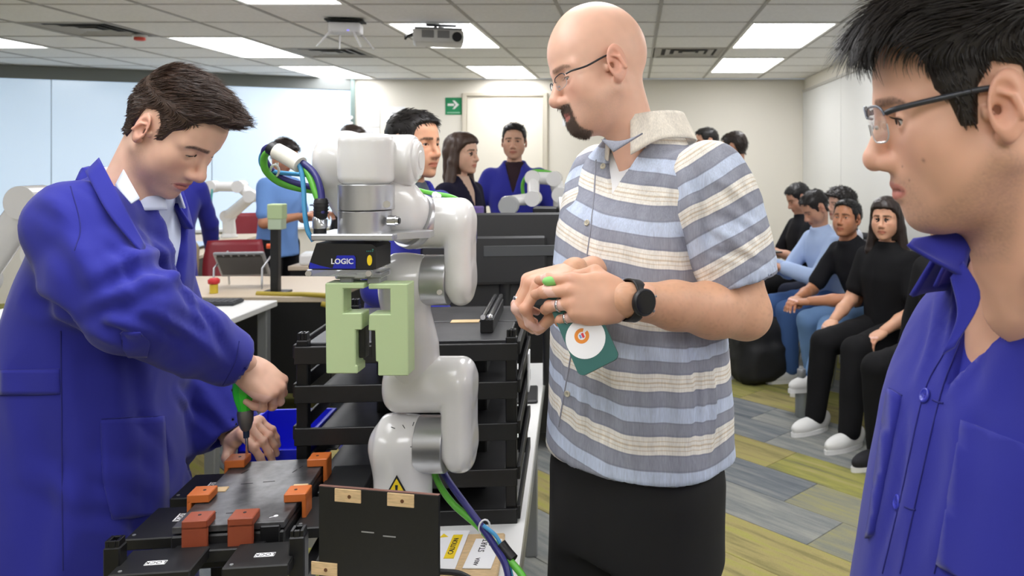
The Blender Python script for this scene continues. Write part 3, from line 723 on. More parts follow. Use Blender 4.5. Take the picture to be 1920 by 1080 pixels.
# upright black board in front of the robot base
pa, pb = P(597,912,1.25), P(822,930,1.214); ang = math.atan2(pb[1]-pa[1], pb[0]-pa[0]); Wb = np.linalg.norm(pb[:2]-pa[:2])
bd = thing('fixture_board', 'upright black board with pale wooden pads in front of the robot base', 'board', (pa[0], pa[1], BT), ang)
hb = pa[2]-BT
MB().box((Wb/2, .004, hb/2+.0), (Wb, .006, hb), .0006).build('panel', m_board, bd)
MB().box((Wb/2, .004, hb+.0004), (Wb, .0055, .0008)).build('top_edge', mat('hdf_edge', (120,84,74), .7), bd)
for x, z in ((.050, hb-.011), (.138, hb-.011), (.010, hb-.128), (.19, hb-.14)):
    po = MB().box((x, .0002, z), (.044,.0022,.020), .0004).build('wood_pad', m_wood, bd)
    MB().cyl((x+.003,-.0008,z-.001),(x+.003,-.0014,z-.001),.003,n=10).build('knot', mat('knot_brown', (96,60,30), .7), po)
mb = MB()
for x in (.083, .119): mb.box((x, .0008, hb-.065+(.083-x)*.1), (.021,.0006,.0018))
mb.build('slot', mat('slot_light', (150,150,150), .5), bd)
for x in (.03, .17): MB().box((x, .03, .02), (.02,.05,.04), .002).build('foot', m_black, bd)
# ---------------------------------------------------------------- people: heads, hands, bodies
def poly_sd(px, pz, poly):               # signed distance in the side view, negative inside
    poly = np.asarray(poly, float); d = np.full(px.shape, 1e9); s = np.ones(px.shape); n = len(poly)
    for i in range(n):
        a = poly[i]; b = poly[i-1]; e = b-a; wx = px-a[0]; wz = pz-a[1]
        t = np.clip((wx*e[0]+wz*e[1])/(e@e+1e-12), 0, 1); d = np.minimum(d, (wx-e[0]*t)**2+(wz-e[1]*t)**2)
        c1 = pz >= a[1]; c2 = pz < b[1]; c3 = e[0]*wz > e[1]*wx
        s = np.where((c1 & c2 & c3) | (~c1 & ~c2 & ~c3), -s, s)
    return s*np.sqrt(d)
HEAD = dict(gap=.0050, eyez=.0, nose=1., nosew=1., tip=0., jaw=1., jawz=0., chin=0., brow=1., lips=1., wide=1., cr=1., crz=0., back=0., mouth=0., ears=1., neckr=.052, neck=(-.05,0,-.22), fat=0., eyes=True)
def head_sdf(p, o, fine=True):
    q = p.copy(); q[:,1] = np.abs(q[:,1])/o['wide']
    d = d_ell(q, (-.016-o['back']/2,0,.036+o['crz']/2), ((.099+o['back']/2)*o['cr'], .0765*o['cr'], (.085+o['crz']/2)*o['cr']))
    d = smin(d, d_sph(q, (.030,0,.046), .058), .03)
    d = smin(d, d_ell(q, (.026,0,-.020), (.060,.061,.080)), .03)
    d = smin(d, d_sph(q, (.049,.043,-.022), .025), .028)
    d = smin(d, d_sph(q, (.040,.036,-.055), .026), .030)
    d = smin(d, d_cone(q, (-.004,.053*o['jaw'],-.046), (.058+o['chin'],.020,-.096-o['jawz']), .017+o['fat'], .015+o['fat']), .028)
    d = smin(d, d_ell(q, (.073+o['chin'],0,-.100-o['jawz']), (.0185,.021,.0165)), .016)
    d = smin(d, d_ell(q, (.066+o['mouth'],0,-.058), (.028,.031,.032)), .024)
    if o['fat']: d = smin(d, d_ell(q, (.025,0,-.085), (.05,.045,.03+o['fat'])), .03)
    nb = V(o['neck']); nr = o['neckr']
    d = smin(d, d_chain(q*V(1,1,1), [(-.028,0,-.045), nb*.5+V(-.028,0,-.045)*.5, nb], [nr*.98, nr, nr*1.12]), .022)
    if not fine:
        d = smin(d, d_cone(q, (.084,0,.012), (.102,0,-.028), .006, .008), .01)
        if o['ears']: d = smin(d, d_ell(q, (-.010,.078,0), (.018,.008,.029)), .004)
        d = smax(d, -d_sph(q, (.103,.032,.008), .022), .012)
        return d
    d = smin(d, d_cone(q, (.0825,.008,.026), (.060,.050,.024), .0105*o['brow'], .009), .014)
    d = smax(d, -d_ell(q, (.100,.032,.006), (.026,.024,.0165)), .014)
    ez = .006+o['eyez']
    if o['eyes']:
        lid = d_sph(q, (.0675,.032,ez), .0150)
        d = smin(d, lid, .006)
        d = smax(d, -d_ell(q, (.085,.0315,ez-.0005-(.0045-o['gap'])*.8), (.014,.0128,o['gap'])), .0016)
    n = o['nose']
    d = smin(d, d_chain(q, [(.086,0,.020), (.0945+.004*(n-1),0,-.002), (.1065+.012*(n-1),0,-.026)], [.0075*o['nosew'], .0078*o['nosew'], .0105*o['nosew']]), .012)
    d = smin(d, d_sph(q, (.1075+.014*(n-1),0,-.0315+o['tip']), .0118*o['nosew']), .007)
    d = smin(d, d_ell(q, (.093,.0120*o['nosew'],-.037), (.014,.0080,.0090)), .009)
    if o.get('nos', 1): d = smax(d, -d_ell(q, (.0965,.0068*o['nosew'],-.0470), (.0052,.0032,.0036)), .003)
    m = o['mouth']; l = o['lips']
    d = smin(d, d_chain(q, [(.0925+m,0,-.0610), (.0890+m,.011,-.0605), (.077+m,.0245,-.0665)], [.0055*l, .0050*l, .0025]), .006)
    d = smin(d, d_chain(q, [(.0915+m,0,-.0735), (.0880+m,.010,-.0730), (.078+m,.022,-.0685)], [.0066*l, .0056*l, .0025]), .006)
    d = smax(d, -d_chain(q, [(.1005+m,0,-.0672), (.0935+m,.011,-.0668), (.081+m,.0260,-.0680)], [.0016,.0014,.0010]), .003)
    if o['ears']:
        es = o.get('earsc', 1.); qe = (q-V(-.006,.076,0))/es+V(-.006,.076,0)
        Re = rotz(.30) @ roty(-.20)
        e = d_ell(qe, (-.014,.0815,.001), (.0195,.0062,.0315), Re)
        e = smin(e, d_sph(qe, (-.007,.0765,-.026), .0078), .007)
        e = smax(e, -d_ell(qe, (-.0095,.0885,.003), (.0125,.0075,.0215), Re), .003)
        e = smin(e, d_chain(qe, [(-.024,.0865,-.012), (-.018,.085,.008), (-.008,.083,.014)], [.0028,.0028,.002]), .004)
        e = smax(e, -d_sph(qe, (-.006,.0855,-.002), .0070), .003)
        e = smin(e, d_ell(qe, (.0030,.0735,-.003), (.0045,.0045,.007)), .007)
        d = smin(d, e*es, .004)
    return d
def skin_cols(vl, base, o, beard=0., stub=(70,60,55), lipc=None, blush=.25, brow=(40,30,24), browt=1., red=(214,120,104), beardpoly=None, browarch=0.):
    """albedo by place on the face (lips, brows, stubble, ears); vl in head coordinates"""
    b = np.array(lin(base)); C = np.tile(b, (len(vl), 1)); x, y, z = vl[:,0], np.abs(vl[:,1]), vl[:,2]
    def mixc(w_, c):
        nonlocal C
        w_ = np.clip(w_, 0, 1)[:,None]; C = C*(1-w_)+np.array(lin(c))*w_
    g = lambda d, s: np.exp(-(d/s)**2)
    n1 = noise3(vl*60); n2 = noise3(vl*420)
    C *= (1+.04*n1)[:,None]
    mixc(blush*g(np.hypot(y-.045, z+.025), .022)*(x > .03), red)
    mixc(.8*blush*g(np.linalg.norm(np.stack([x-.112, y*.8, z+.034], 1), axis=1), .02), red)
    if o['ears']: mixc(blush*1.3*((y > .079) & (x > -.05) & (x < .02)), red)
    m = o['mouth']
    lc = lipc or tuple(int(v) for v in np.array(base)*V(.84,.62,.60))
    lipd = np.hypot((z+.0672)/.0105, y/.0265); mixc(.85*np.clip((1.06-lipd)*6, 0, 1)*(x > .068+m), lc)
    mixc(.5*g((z+.0672)*1.0, .0016)*(y < .024)*(x > .07+m), (90,45,40))
    if beard:
        dj = poly_sd(x, z, beardpoly or [(.0,.0),(.012,-.03),(.05,-.052),(.076,-.045),(.14,-.048),(.14,-.14),(.02,-.125),(-.02,-.07),(-.018,0)])
        mixc(beard*np.clip(-dj/.012+.3, 0, 1)*(.75+.45*n2)*(1-np.clip((1.1-lipd)*6, 0, 1)*(x > .068+m)), stub)
    bx = .034+.035*0; zb = .0275+browarch*np.sin(np.clip((y-.008)/.045, 0, 1)*PI)-np.maximum(y-.042, 0)*.5
    bw = np.clip(1-np.abs(z-zb)/(.0062-.05*np.maximum(y-.02, 0)), 0, 1)*np.clip((y-.009)/.004, 0, 1)*np.clip((.056-y)/.006, 0, 1)*(x > .04)
    mixc(browt*np.clip(bw*2.2, 0, 1)*(.8+.3*n2), brow)
    # eyes: white, iris, pupil on the ball in the opening
    return C
def lash_mb(o, f, r=.0008):                # lash line along both upper lids
    mb = MB(); ez = .006+o['eyez']; zc = ez-.0005-(.0045-o['gap'])*.8
    for s in (1,-1):
        pts = []
        for t in np.linspace(-.97, .97, 11):
            y = .0315+.0127*t; z = zc+o['gap']*1.02*math.sqrt(1-t*t); x = .0675+math.sqrt(max(1e-6, .0153**2-(y-.032)**2-(z-ez)**2)); pts.append(V(x, s*y*o['wide'], z))
        mb.tube(f.w(np.array(pts)), [r*f.k*(1.-.5*abs(t)) for t in np.linspace(-1, 1, 11)], 6)
    return mb
def lid_cols(C, vl, o):
    return C
    ez = .006+o['eyez']; zc = ez-.0005-(.0045-o['gap'])*.8; y = np.abs(vl[:,1])/o['wide']
    r = np.hypot((y-.0315)/.0128, (vl[:,2]-zc)/o['gap'])
    rim = (vl[:,0] > .070) & (np.abs(r-1.06) < .20) & (vl[:,2] > zc) & (np.abs(y-.0315) < .0135); C[rim] = C[rim]*.15
    return C
def eye_mb(o, s, f, look=(1,0,0)):         # eyeball with white, iris and pupil bands
    look = unit(look); c = V(.0675, .032*s*o['wide'], .006+o['eyez']); r = .0130
    Rm = frame(look, V(0,0,1)); Rm = np.stack([Rm[:,1], Rm[:,2], Rm[:,0]], 1)
    mb = MB()
    for k, (a0, a1) in enumerate(((0,.20),(.20,.46),(.46,1.9))):
        mb.cur = 2-k; an = np.linspace(a0, a1, 5); prof = [(max(1e-5, r*math.sin(a)), r*math.cos(a)) for a in an]
        n = 20; t = np.arange(n)*2*PI/n; vs = np.concatenate([np.stack([q_*np.cos(t), q_*np.sin(t), np.full(n, z)], 1) for q_, z in prof])
        fs = [(i*n+j, (i+1)*n+j, (i+1)*n+(j+1) % n, i*n+(j+1) % n) for i in range(4) for j in range(n)]
        mb.add(f.w(vs @ Rm.T+c), fs, None, True)
    return mb
def strands(mb, vs, ns, wt, dirf, N, L, width, seed=1, lift=.35, curl=.15, wave=0., segs=4, clump=30.):
    rs = np.random.RandomState(seed); w_ = np.clip(wt, 0, None); w_ = w_/w_.sum()
    ix = rs.choice(len(vs), N, p=w_); p0 = vs[ix]+rs.normal(size=(N,3))*.0012; n0 = ns[ix]
    d0 = dirf(p0, n0); nz = np.stack([noise3(p0*clump+k*17.3) for k in range(3)], 1)
    d0 = d0+curl*1.6*nz+rs.normal(size=(N,3))*curl*.45; d0 /= np.linalg.norm(d0, axis=1, keepdims=True)
    Ls = (L(p0) if callable(L) else np.full(N, L))*(.7+.5*rs.rand(N))
    pts = [p0-n0*.001]; dcur = d0+n0*lift; dcur /= np.linalg.norm(dcur, axis=1, keepdims=True); pc = p0
    for k in range(segs):
        pc = pc+dcur*(Ls/segs)[:,None]; pts.append(pc)
        d1 = dirf(pc, n0); tgt = d1+curl*1.6*nz+wave*np.stack([np.sin(k*1.9+nz[:,0]*9), np.cos(k*1.6+nz[:,1]*9), np.sin(k*2.1+nz[:,2]*9)], 1)
        dcur = dcur*.55+.45*tgt/np.linalg.norm(tgt, axis=1, keepdims=True); dcur /= np.linalg.norm(dcur, axis=1, keepdims=True)
    side = np.cross(d0, n0); side /= np.linalg.norm(side, axis=1, keepdims=True)+1e-9
    wd = width*(.7+.6*rs.rand(N))[:,None]; vv = []
    for k, pt in enumerate(pts):
        f = (1-.85*(k/segs)**1.5)
        vv += [pt+side*wd*f, pt-side*wd*f, pt+n0*wd*f*.9]
    A = np.stack(vv, 1).reshape(-1, 3); m = 3*(segs+1); base = np.arange(N)*m; fs = []
    for k in range(segs):
        for j in range(3):
            a = k*3+j; b_ = k*3+(j+1) % 3; fs.append(np.stack([base+a, base+b_, base+b_+3, base+a+3], 1))
    fs = np.concatenate(fs); mb.add(A, fs.tolist(), None, True); return mb
def hair_shell(o, poly, thick, h, topfn=None, fine=False, bias=.004):
    """shell over the scalp where the side-view polygon (x,z) covers; thick(p) in metres"""
    def fn(p):
        d = head_sdf(p, dict(o, ears=0., eyes=False), fine=False)
        m = -poly_sd(p[:,0], p[:,2], poly); w_ = np.clip(m/.010+.35, 0, 1); w_ = w_*w_*(3-2*w_)
        t = thick(p) if callable(thick) else thick
        return d-(-bias*(1-w_)+t*w_)
    return fn
class Frame:                              # placement of a head or hand: rotation columns, origin, scale
    def __init__(s, R_, o, k=1.): s.R = np.asarray(R_, float); s.o = np.asarray(o, float); s.k = k
    def w(s, v): return (np.asarray(v, float)*s.k) @ s.R.T+s.o
    def l(s, v): return ((np.asarray(v, float)-s.o) @ s.R)/s.k
    def d(s, v): return np.asarray(v, float) @ s.R.T
def face_frame(origin, yaw, pitch=0., roll=0., k=1.):   # yaw: 0 looks to +X, counter-clockwise; pitch down positive
    return Frame(rotz(yaw) @ roty(pitch) @ rotx(roll), origin, k)

# hands -----------------------------------------------------------------------------------------------
FBASE = [(.088,.029,.000), (.092,.0095,.003), (.087,-.0105,.001), (.077,-.029,-.004)]
FLEN = [(.043,.026,.021), (.047,.030,.022), (.043,.027,.022), (.034,.021,.020)]
FRAD = [(.0100,.0092,.0085,.0072), (.0102,.0094,.0087,.0074), (.0098,.0090,.0083,.0070), (.0088,.0080,.0074,.0063)]
def hand_mesh(curl, spread, thumb, h=.0022, side=1, base=(224,172,146), fat=1., wr=.027, ext=.04, nail=(232,190,176), red=(206,120,100)):
    """x to the fingers, y to the thumb (side=1), z back of the hand. curl: 4 x (mcp, pip, dip); thumb: three points (mcp, ip, tip)"""
    ch = []
    for i in range(4):
        a = 0.; b = V(FBASE[i]); pts = [b]; sp = spread[i]
        for j in range(3):
            a += curl[i][j]; dr = V(math.cos(a)*math.cos(sp), math.cos(a)*math.sin(sp), -math.sin(a)); b = b+dr*FLEN[i][j]*1.0; pts.append(b)
        ch.append(pts)
    tp = [V(.022,.022,-.008)]+[V(t) for t in thumb]
    def fn(p):
        d = d_ell(p, (.050,.0,.0), (.050,.040,.0155))
        d = smin(d, d_box(p, (.058,0,.000), (.066,.074,.024), .011), .012)
        d = smin(d, d_chain(p, [(-ext,0,0), (.0,0,0), (.022,0,0)], [wr*.98, wr*.86, wr*.80])+np.abs(p[:,2])*.25, .018)
        d = smin(d, d_cone(p, (.018,.020,-.008), (.050,.028,-.010), .016, .013), .014)
        d = smin(d, d_cone(p, (.015,-.022,-.008), (.060,-.028,-.008), .015, .012), .014)
        for i in range(4):
            r = [x*fat for x in FRAD[i]]
            m0 = V(FBASE[i])*V(.55,.8,1)
            f = d_chain(p, ch[i], r, .004)
            f = smin(f, d_sph(p, ch[i][1], r[1]*1.07), .004)
            f = smin(f, d_cone(p, m0, FBASE[i], .010, r[0]*1.06), .008)
            d = smin(d, f, .0045)
            nd = unit(ch[i][3]-ch[i][2])
        t = d_chain(p, tp, [.0165*fat, .0125*fat, .0110*fat, .0088*fat], .006)
        return smin(d, t, .009)
    allp = np.array([x for c in ch for x in c]+tp+[V(-ext,-.03,-.02), V(0,.045,.03), V(.05,-.05,-.02)])
    vs, fs = sdf_mesh(fn, allp.min(0)-.017, allp.max(0)+.017, h)
    C = np.tile(np.array(lin(base)), (len(vs), 1))*(1+.05*noise3(vs*70))[:,None]
    rd = np.array(lin(red)); nl = np.array(lin(nail))
    for i in range(4):
        for j, (rr_, wgt) in enumerate(((.012,.35),(.011,.4),(.010,.25))):
            w_ = wgt*np.exp(-(np.linalg.norm(vs-ch[i][j], axis=1)/rr_)**2)[:,None]; C = C*(1-w_)+rd*w_
        dirn = unit(ch[i][3]-ch[i][2]); yv = V(-math.sin(spread[i]), math.cos(spread[i]), 0); up = np.cross(dirn, yv)
        loc = vs-ch[i][3]; u = loc@dirn; v = loc@yv; w2 = loc@up
        on = (np.abs(v) < .0055) & (u > -.006) & (u < .0068) & (w2 > .002); C[on] = nl
    dirn = unit(tp[3]-tp[2]); loc = vs-tp[3]; u = loc@dirn; on = (u > -.006) & (u < .008) & ((loc@V(0,.5,.86)) > .0055); C[on] = nl
    if side < 0: vs = vs*V(1,-1,1); fs = fs[:, ::-1]
    return vs, fs, C
# garments -------------------------------------------------------------------------------------------
def d_stack(q, secs, p=2.0):              # q: torso coordinates (x forward, y left, z up); secs: (z, half width, half depth, x offset)
    s = np.asarray(secs, float); zz = np.linspace(s[0,0], s[-1,0], 80)
    tab = []
    for k in (1,2,3):
        v = np.interp(zz, s[:,0], s[:,k]); ker = np.hanning(13); ker /= ker.sum()
        tab.append(np.convolve(np.pad(v, 6, mode='edge'), ker, 'valid'))
    z = q[:,2]; a = np.interp(z, zz, tab[0]); b = np.interp(z, zz, tab[1]); xo = np.interp(z, zz, tab[2])
    r = (np.abs((q[:,0]-xo)/b)**p+np.abs(q[:,1]/a)**p)**(1/p)
    d = (r-1)*np.minimum(a, b)*.95
    e = np.maximum(z-s[-1,0], s[0,0]-z)
    return np.where(e > 0, np.hypot(np.maximum(d, 0), e), np.maximum(d, e))
def wrinkle(vs, fs, amp, sc, stretch=(1,1,1), seed=0., ridge=True):
    n = vnormals(vs, fs); q = vs*V(stretch)*sc+seed; w_ = np.stack([noise3(q*.5+5), noise3(q*.5+11), noise3(q*.5+23)], 1)*.6
    f = noise3(q+w_); f = (1-np.abs(f)*2.2) if ridge else f
    return vs+n*(amp*f)[:,None]
def folds(vs, fs, lines, lift=True):       # lines: (a, b, amp, width): raised (or sunk) creases along segments
    n = vnormals(vs, fs); disp = np.zeros(len(vs))
    for a, b, amp, wd in lines:
        a = V(a); b = V(b); ab = b-a; t = np.clip(((vs-a)@ab)/(ab@ab), 0, 1); dist = np.linalg.norm(vs-a-t[:,None]*ab, axis=1)
        disp += amp*np.exp(-(dist/wd)**2)*np.sin(PI*np.clip(t*.94+.03, 0, 1))**.6
    return vs+n*disp[:,None]
def folds_px(vs, fs, bv, lines, n=14):      # creases drawn over the surface along view lines: (points, amp, width)
    nn = vnormals(vs, fs); disp = np.zeros(len(vs))
    for pts, amp, wd in lines:
        pl = spline([(x, y, 0) for x, y in pts], max(3, n//(len(pts)-1)))[:, :2]; hit = []
        for x, y in pl:
            h = pix_hit(bv, x, y)
            if h is not None: hit.append(h[0])
        if len(hit) < 2: continue
        hit = np.array(hit); K = len(hit)-1; best = np.full(len(vs), 1e9); tt = np.zeros(len(vs))
        near = np.nonzero((np.abs(vs-hit.mean(0)).max(1) < np.abs(hit-hit.mean(0)).max()+3*wd))[0]
        for i in range(K):
            a, ab = hit[i], hit[i+1]-hit[i]; t = np.clip(((vs[near]-a)@ab)/(ab@ab+1e-9), 0, 1); d = np.linalg.norm(vs[near]-a-t[:,None]*ab, axis=1)
            m = d < best[near]; best[near[m]] = d[m]; tt[near[m]] = (i+t[m])/K
        e = np.sin(PI*np.clip(tt*.96+.02, 0, 1))**.5
        disp += amp*e*(np.exp(-(best/wd)**2)-.45*np.exp(-((best-2.0*wd)/wd)**2))
    return vs+nn*disp[:,None]
def bvh_of(vs, fs): return BVHTree.FromPolygons(np.asarray(vs).tolist(), np.asarray(fs).tolist())
def ray_hit(bv, o, d):
    h = bv.ray_cast(Vector(o), Vector(d)); return (None if h[0] is None else (np.array(h[0]), np.array(h[1])))
CAMP = V(0, 0, CAMH)
def pix_hit(bv, px, py):                    # where the view line through this pixel meets the surface
    return ray_hit(bv, CAMP, unit(P(px, py, 1.)-CAMP))
def patch(bv, poly, th=.003, off=.0008, n=14, edge=None):
    """a piece of cloth lying on a surface; poly in picture pixels, real position found on the surface"""
    poly = np.asarray(poly, float); lo, hi = poly.min(0), poly.max(0); st = max((hi-lo).max()/n, 1.)
    xs = np.arange(lo[0], hi[0]+st*.5, st); ys = np.arange(lo[1], hi[1]+st*.5, st); b = bmesh.new(); grid = {}
    for i, x in enumerate(xs):
        for j, y in enumerate(ys):
            sd = poly_sd(np.array([x]), np.array([y]), poly)[0]; X, Y_ = x, y
            if 0 < sd < st*.9:                # snap outside points onto the outline
                best = None
                for k in range(len(poly)):
                    a, e = poly[k], poly[(k+1) % len(poly)]-poly[k]; t = np.clip(((V(x,y)-a)@e)/(e@e), 0, 1); c = a+e*t; dd = np.hypot(*(c-V(x,y)))
                    if best is None or dd < best[0]: best = (dd, c)
                X, Y_ = best[1]
            elif sd > 0: continue
            h = pix_hit(bv, X, Y_)
            if h is None: continue
            nn = h[1] if h[1] @ (CAMP-h[0]) > 0 else -h[1]
            grid[i,j] = (b.verts.new(h[0]+nn*(off+th)), b.verts.new(h[0]-nn*.004), h[0])
    for (i, j) in list(grid):
        ks = [(i,j),(i+1,j),(i+1,j+1),(i,j+1)]
        pr_ = [k for k in ks if k in grid]
        if len(pr_) >= 3:
            zs = [grid[k][2][1] for k in pr_]
            if max(zs)-min(zs) > .06: continue
            for lay in (0, 1):
                vv = [grid[k][lay] for k in pr_]
                try: b.faces.new(vv if lay == 0 else vv[::-1])
                except ValueError: pass
    bmesh.ops.remove_doubles(b, verts=b.verts, dist=1e-5)
    top = [e for e in b.edges if e.is_boundary]
    # skirt between the two layers
    m = {}
    for k, (a, c, _) in grid.items():
        if a.is_valid and c.is_valid: m[a] = c
    for e in top:
        a, c = e.verts
        if a in m and c in m:
            try: b.faces.new([a, c, m[c], m[a]])
            except ValueError: pass
    bmesh.ops.recalc_face_normals(b, faces=b.faces)
    return b
def strip(bv, pix, w, th=.002, off=.0006, n=24):   # a narrow welt or stitched edge following a line of picture points on the surface
    pts = spline([(x, y, 0) for x, y in pix], max(4, n//len(pix)))[:, :2]; out = []
    for x, y in pts:
        h = pix_hit(bv, x, y)
        if h is not None: out.append(h[0]+(h[1] if h[1] @ (CAMP-h[0]) > 0 else -h[1])*off)
    mb = MB()
    if len(out) > 2: mb.tube(np.array(out), w/2, 6, True, True, None, flat=1.)
    return mb

def sheet(rows, th=.003, n=6):
    """a piece of cloth through a grid of points, with real thickness"""
    g = np.array([spline(r, n) for r in rows]); g = np.array([spline(g[:,k], n) for k in range(g.shape[1])]).transpose(1,0,2)
    a, b = g.shape[:2]; du_ = np.gradient(g, axis=0); dv_ = np.gradient(g, axis=1); nn = np.cross(du_, dv_); nn /= np.linalg.norm(nn, axis=2, keepdims=True)+1e-12
    top = (g+nn*th/2).reshape(-1,3); bot = (g-nn*th/2).reshape(-1,3); N = a*b; fs = []
    for i in range(a-1):
        for j in range(b-1):
            q_ = (i*b+j, (i+1)*b+j, (i+1)*b+j+1, i*b+j+1); fs += [q_, tuple(N+k for k in q_[::-1])]
    rim = [(i*b, (i+1)*b) for i in range(a-1)]+[((a-1)*b+j, (a-1)*b+j+1) for j in range(b-1)]+[((i+1)*b+b-1, i*b+b-1) for i in range(a-1)]+[(j+1, j) for j in range(b-1)]
    fs += [(x, N+x, N+y, y) for x, y in rim]
    return MB().add(np.concatenate([top, bot]), fs, None, True)
def px_rows(rows, Y=None): return [[P(*q_) for q_ in r] for r in rows]
def cutV(q, zV, slope, x0=0., w0=.0):       # wedge open at the front of the neck (negative inside)
    return np.maximum(np.abs(q[:,1])-w0-(q[:,2]-zV)*slope, x0-q[:,0])
# ---------------------------------------------------------------- the three people in front
m_skin = mat('skin', attr='Col', rough=.48, sss=.12, bump=(900,.06,.0008))
m_coat = mat('blue_coat_cotton', (42,45,146), .82, bump=(700,.12,.001), var=(6,.06), sheen=.15, spec=.25)
m_coatd = mat('blue_coat_stitch', (33,35,120), .85)
m_eyeW = mat('eye_white', (226,220,216), .2); m_eyeI = mat('eye_brown', (66,42,28), .2); m_eyeP = mat('eye_pupil', (8,8,8), .1)
m_hair1 = mat('hair_dark_brown', (46,34,28), .42, spec=.5); m_hair2 = mat('hair_black', (24,20,20), .42, spec=.5); m_hair3 = mat('hair_brown', (70,50,38), .45)
def eyes(o, f, parent, look):
    for s in (1,-1): eye_mb(o, s, f, look).build('eye', [m_eyeW, m_eyeI, m_eyeP], parent, world=True)
def build_body(parent, parts, m=m_skin):
    v, f, c = join(parts); mb = mesh_mb(v, f); return mb.build('body', m, parent, world=True, cols=c)
def head_mesh(o, f, h, cols):
    nb = V(o['neck']); lo = np.minimum(V(-.135,-.1,-.16), nb-.07); hi = np.maximum(V(.145,.1,.14), nb+.07)
    vs, fs = sdf_mesh(lambda p: head_sdf(p, o), lo, hi, h); C = cols(vs); return f.w(vs), fs, C
def arm_mesh(pts, rad, h, base, k=.02, hairy=0.):
    pts = np.array(pts); vs, fs = sdf_mesh(lambda p: d_chain(p, pts, rad, k), pts.min(0)-max(rad)-.02, pts.max(0)+max(rad)+.02, h)
    C = np.tile(np.array(lin(base)), (len(vs), 1))*(1+.06*noise3(vs*40))[:,None]
    if hairy:
        n = noise3(vs*np.array([140,140,420])); C *= (1-hairy*np.clip(n, 0, 1))[:,None]
    return vs, fs, C
def garment(name, fn, lo, hi, h, m, parent, wr=None, fl=None, cols=None):
    vs, fs = sdf_mesh(fn, lo, hi, h, 1)
    if wr:
        for a in (wr if isinstance(wr[0], (list, tuple)) else [wr]): vs = wrinkle(vs, fs, *a)
    if fl: vs = folds_px(vs, fs, bvh_of(vs, fs), fl) if len(fl[0]) == 3 else folds(vs, fs, fl)
    c = cols(vs) if cols else None
    o = mesh_mb(vs, fs).build(name, m, parent, world=True, cols=c)
    return o, vs, fs
def button(name, c, n, r, m, parent, hole=m_ink):
    Rm = frame(n, V(0,0,1)); Rm = np.stack([Rm[:,1], Rm[:,2], Rm[:,0]], 1)
    mb = MB(); mb.lathe([(r,0),(r,.0016),(r*.86,.0026),(r*.72,.0026),(r*.66,.0016),(.0002,.0016)], c, 22, Rm=Rm)
    b = mb.build(name, m, parent, world=True)
    mb = MB()
    for a in range(4): mb.cyl(c+Rm@V(.28*r*math.cos(a*PI/2+.7), .28*r*math.sin(a*PI/2+.7), .0012), c+Rm@V(.28*r*math.cos(a*PI/2+.7), .28*r*math.sin(a*PI/2+.7), .0019), r*.1, n=6)
    ho = mb.build('button_hole', hole, b, world=True); ho['kind'] = 'stuff'; return b
def hair_obj(f, o, poly, thick, h, m, parent, dirf, N, L, width, seed=1, lift=.35, curl=.15, wave=0., dens=None, clump=30., name='hair', bias=.004):
    fn = hair_shell(o, poly, thick, h, bias=bias)
    vs, fs = sdf_mesh(fn, V(-.20,-.14,-.20), V(.18,.14,.21), h, newton=1)
    hd = head_sdf(vs, dict(o, ears=0., eyes=False), fine=False)
    ns = vnormals(vs, fs); wt = np.clip((hd-.001)/.004, 0, 1)
    if dens is not None: wt = wt*dens(vs)
    mb = mesh_mb(f.w(vs), fs); sb = MB()
    if N: strands(sb, vs, ns, wt, dirf, N, L, width, seed, lift, curl, wave, clump=clump); mb.add(f.w(np.array(sb.v)), sb.f, None, True)
    return mb.build(name, m, parent, world=True)
def coords(c, yaw): return Frame(rotz(yaw), c)

# ---- man leaning over the station, blue coat -------------------------------------------------------
lm = thing('person', 'leaning man in blue lab coat driving a screwdriver into the plate', 'person', (-1.13, 1.66, 0), 0)
LMF = face_frame((-.925, 1.605, 1.552), -.15, .70, -.03, .93)
nbw = V(-1.02, 1.635, 1.40)
lo_ = dict(HEAD, gap=.0022, eyez=-.0005, neck=tuple(LMF.l(nbw)), neckr=.054, lips=1.15, nose=1.05, jaw=.98)
skinL = (226,182,158)
def colL(v):
    C = skin_cols(v, skinL, lo_, beard=.16, stub=(120,100,92), brow=(40,28,24), blush=.22, browt=1., lipc=(190,110,104)); return lid_cols(C, v, lo_)
hp = [head_mesh(lo_, LMF, .0024, colL)]
# right hand grips the screwdriver, left hand steadies the plate
W1 = P(456,684,1.665); HR = Frame(frame(V(.66,.30,-.69), V(.60,-.45,.66)), W1, .97)
hv = hand_mesh([(.95,1.25,.6),(.98,1.3,.6),(1.0,1.35,.6),(1.0,1.35,.6)], (.05,.0,-.03,-.06), [(.045,.045,-.030),(.070,.036,-.058),(.080,.014,-.072)], base=skinL, ext=.06)
hp.append((HR.w(hv[0]), hv[1], hv[2]))
W2 = P(436,818,1.84); HL = Frame(frame(V(.74,-.48,.42), V(-.38,-.15,.90)), W2, .97)
hv = hand_mesh([(1.25,.40,.15),(1.25,.45,.2),(1.2,.55,.2),(1.1,.60,.25)], (.14,.02,-.08,-.22), [(.030,.052,-.030),(.036,.062,-.062),(.042,.062,-.092)], base=skinL, side=-1, ext=.006)
hp.append(arm_mesh([P(338,650,1.88)*.35+W2*.65, W2], [.034,.0255], .005, skinL))
hp.append((HL.w(hv[0]), hv[1], hv[2]))
hp.append(arm_mesh([nbw+V(0,0,-.06), nbw+V(-.03,-.04,-.11), V(-1.03,1.50,1.33), P(252,578,1.46), W1], [.05,.05,.038,.034,.027], .009, skinL)); hp.append(arm_mesh([nbw+V(-.03,.04,-.11), V(-1.13,1.80,1.32), P(338,650,1.88), W2], [.05,.038,.034,.026], .009, skinL))
lbody = build_body(lm, hp)
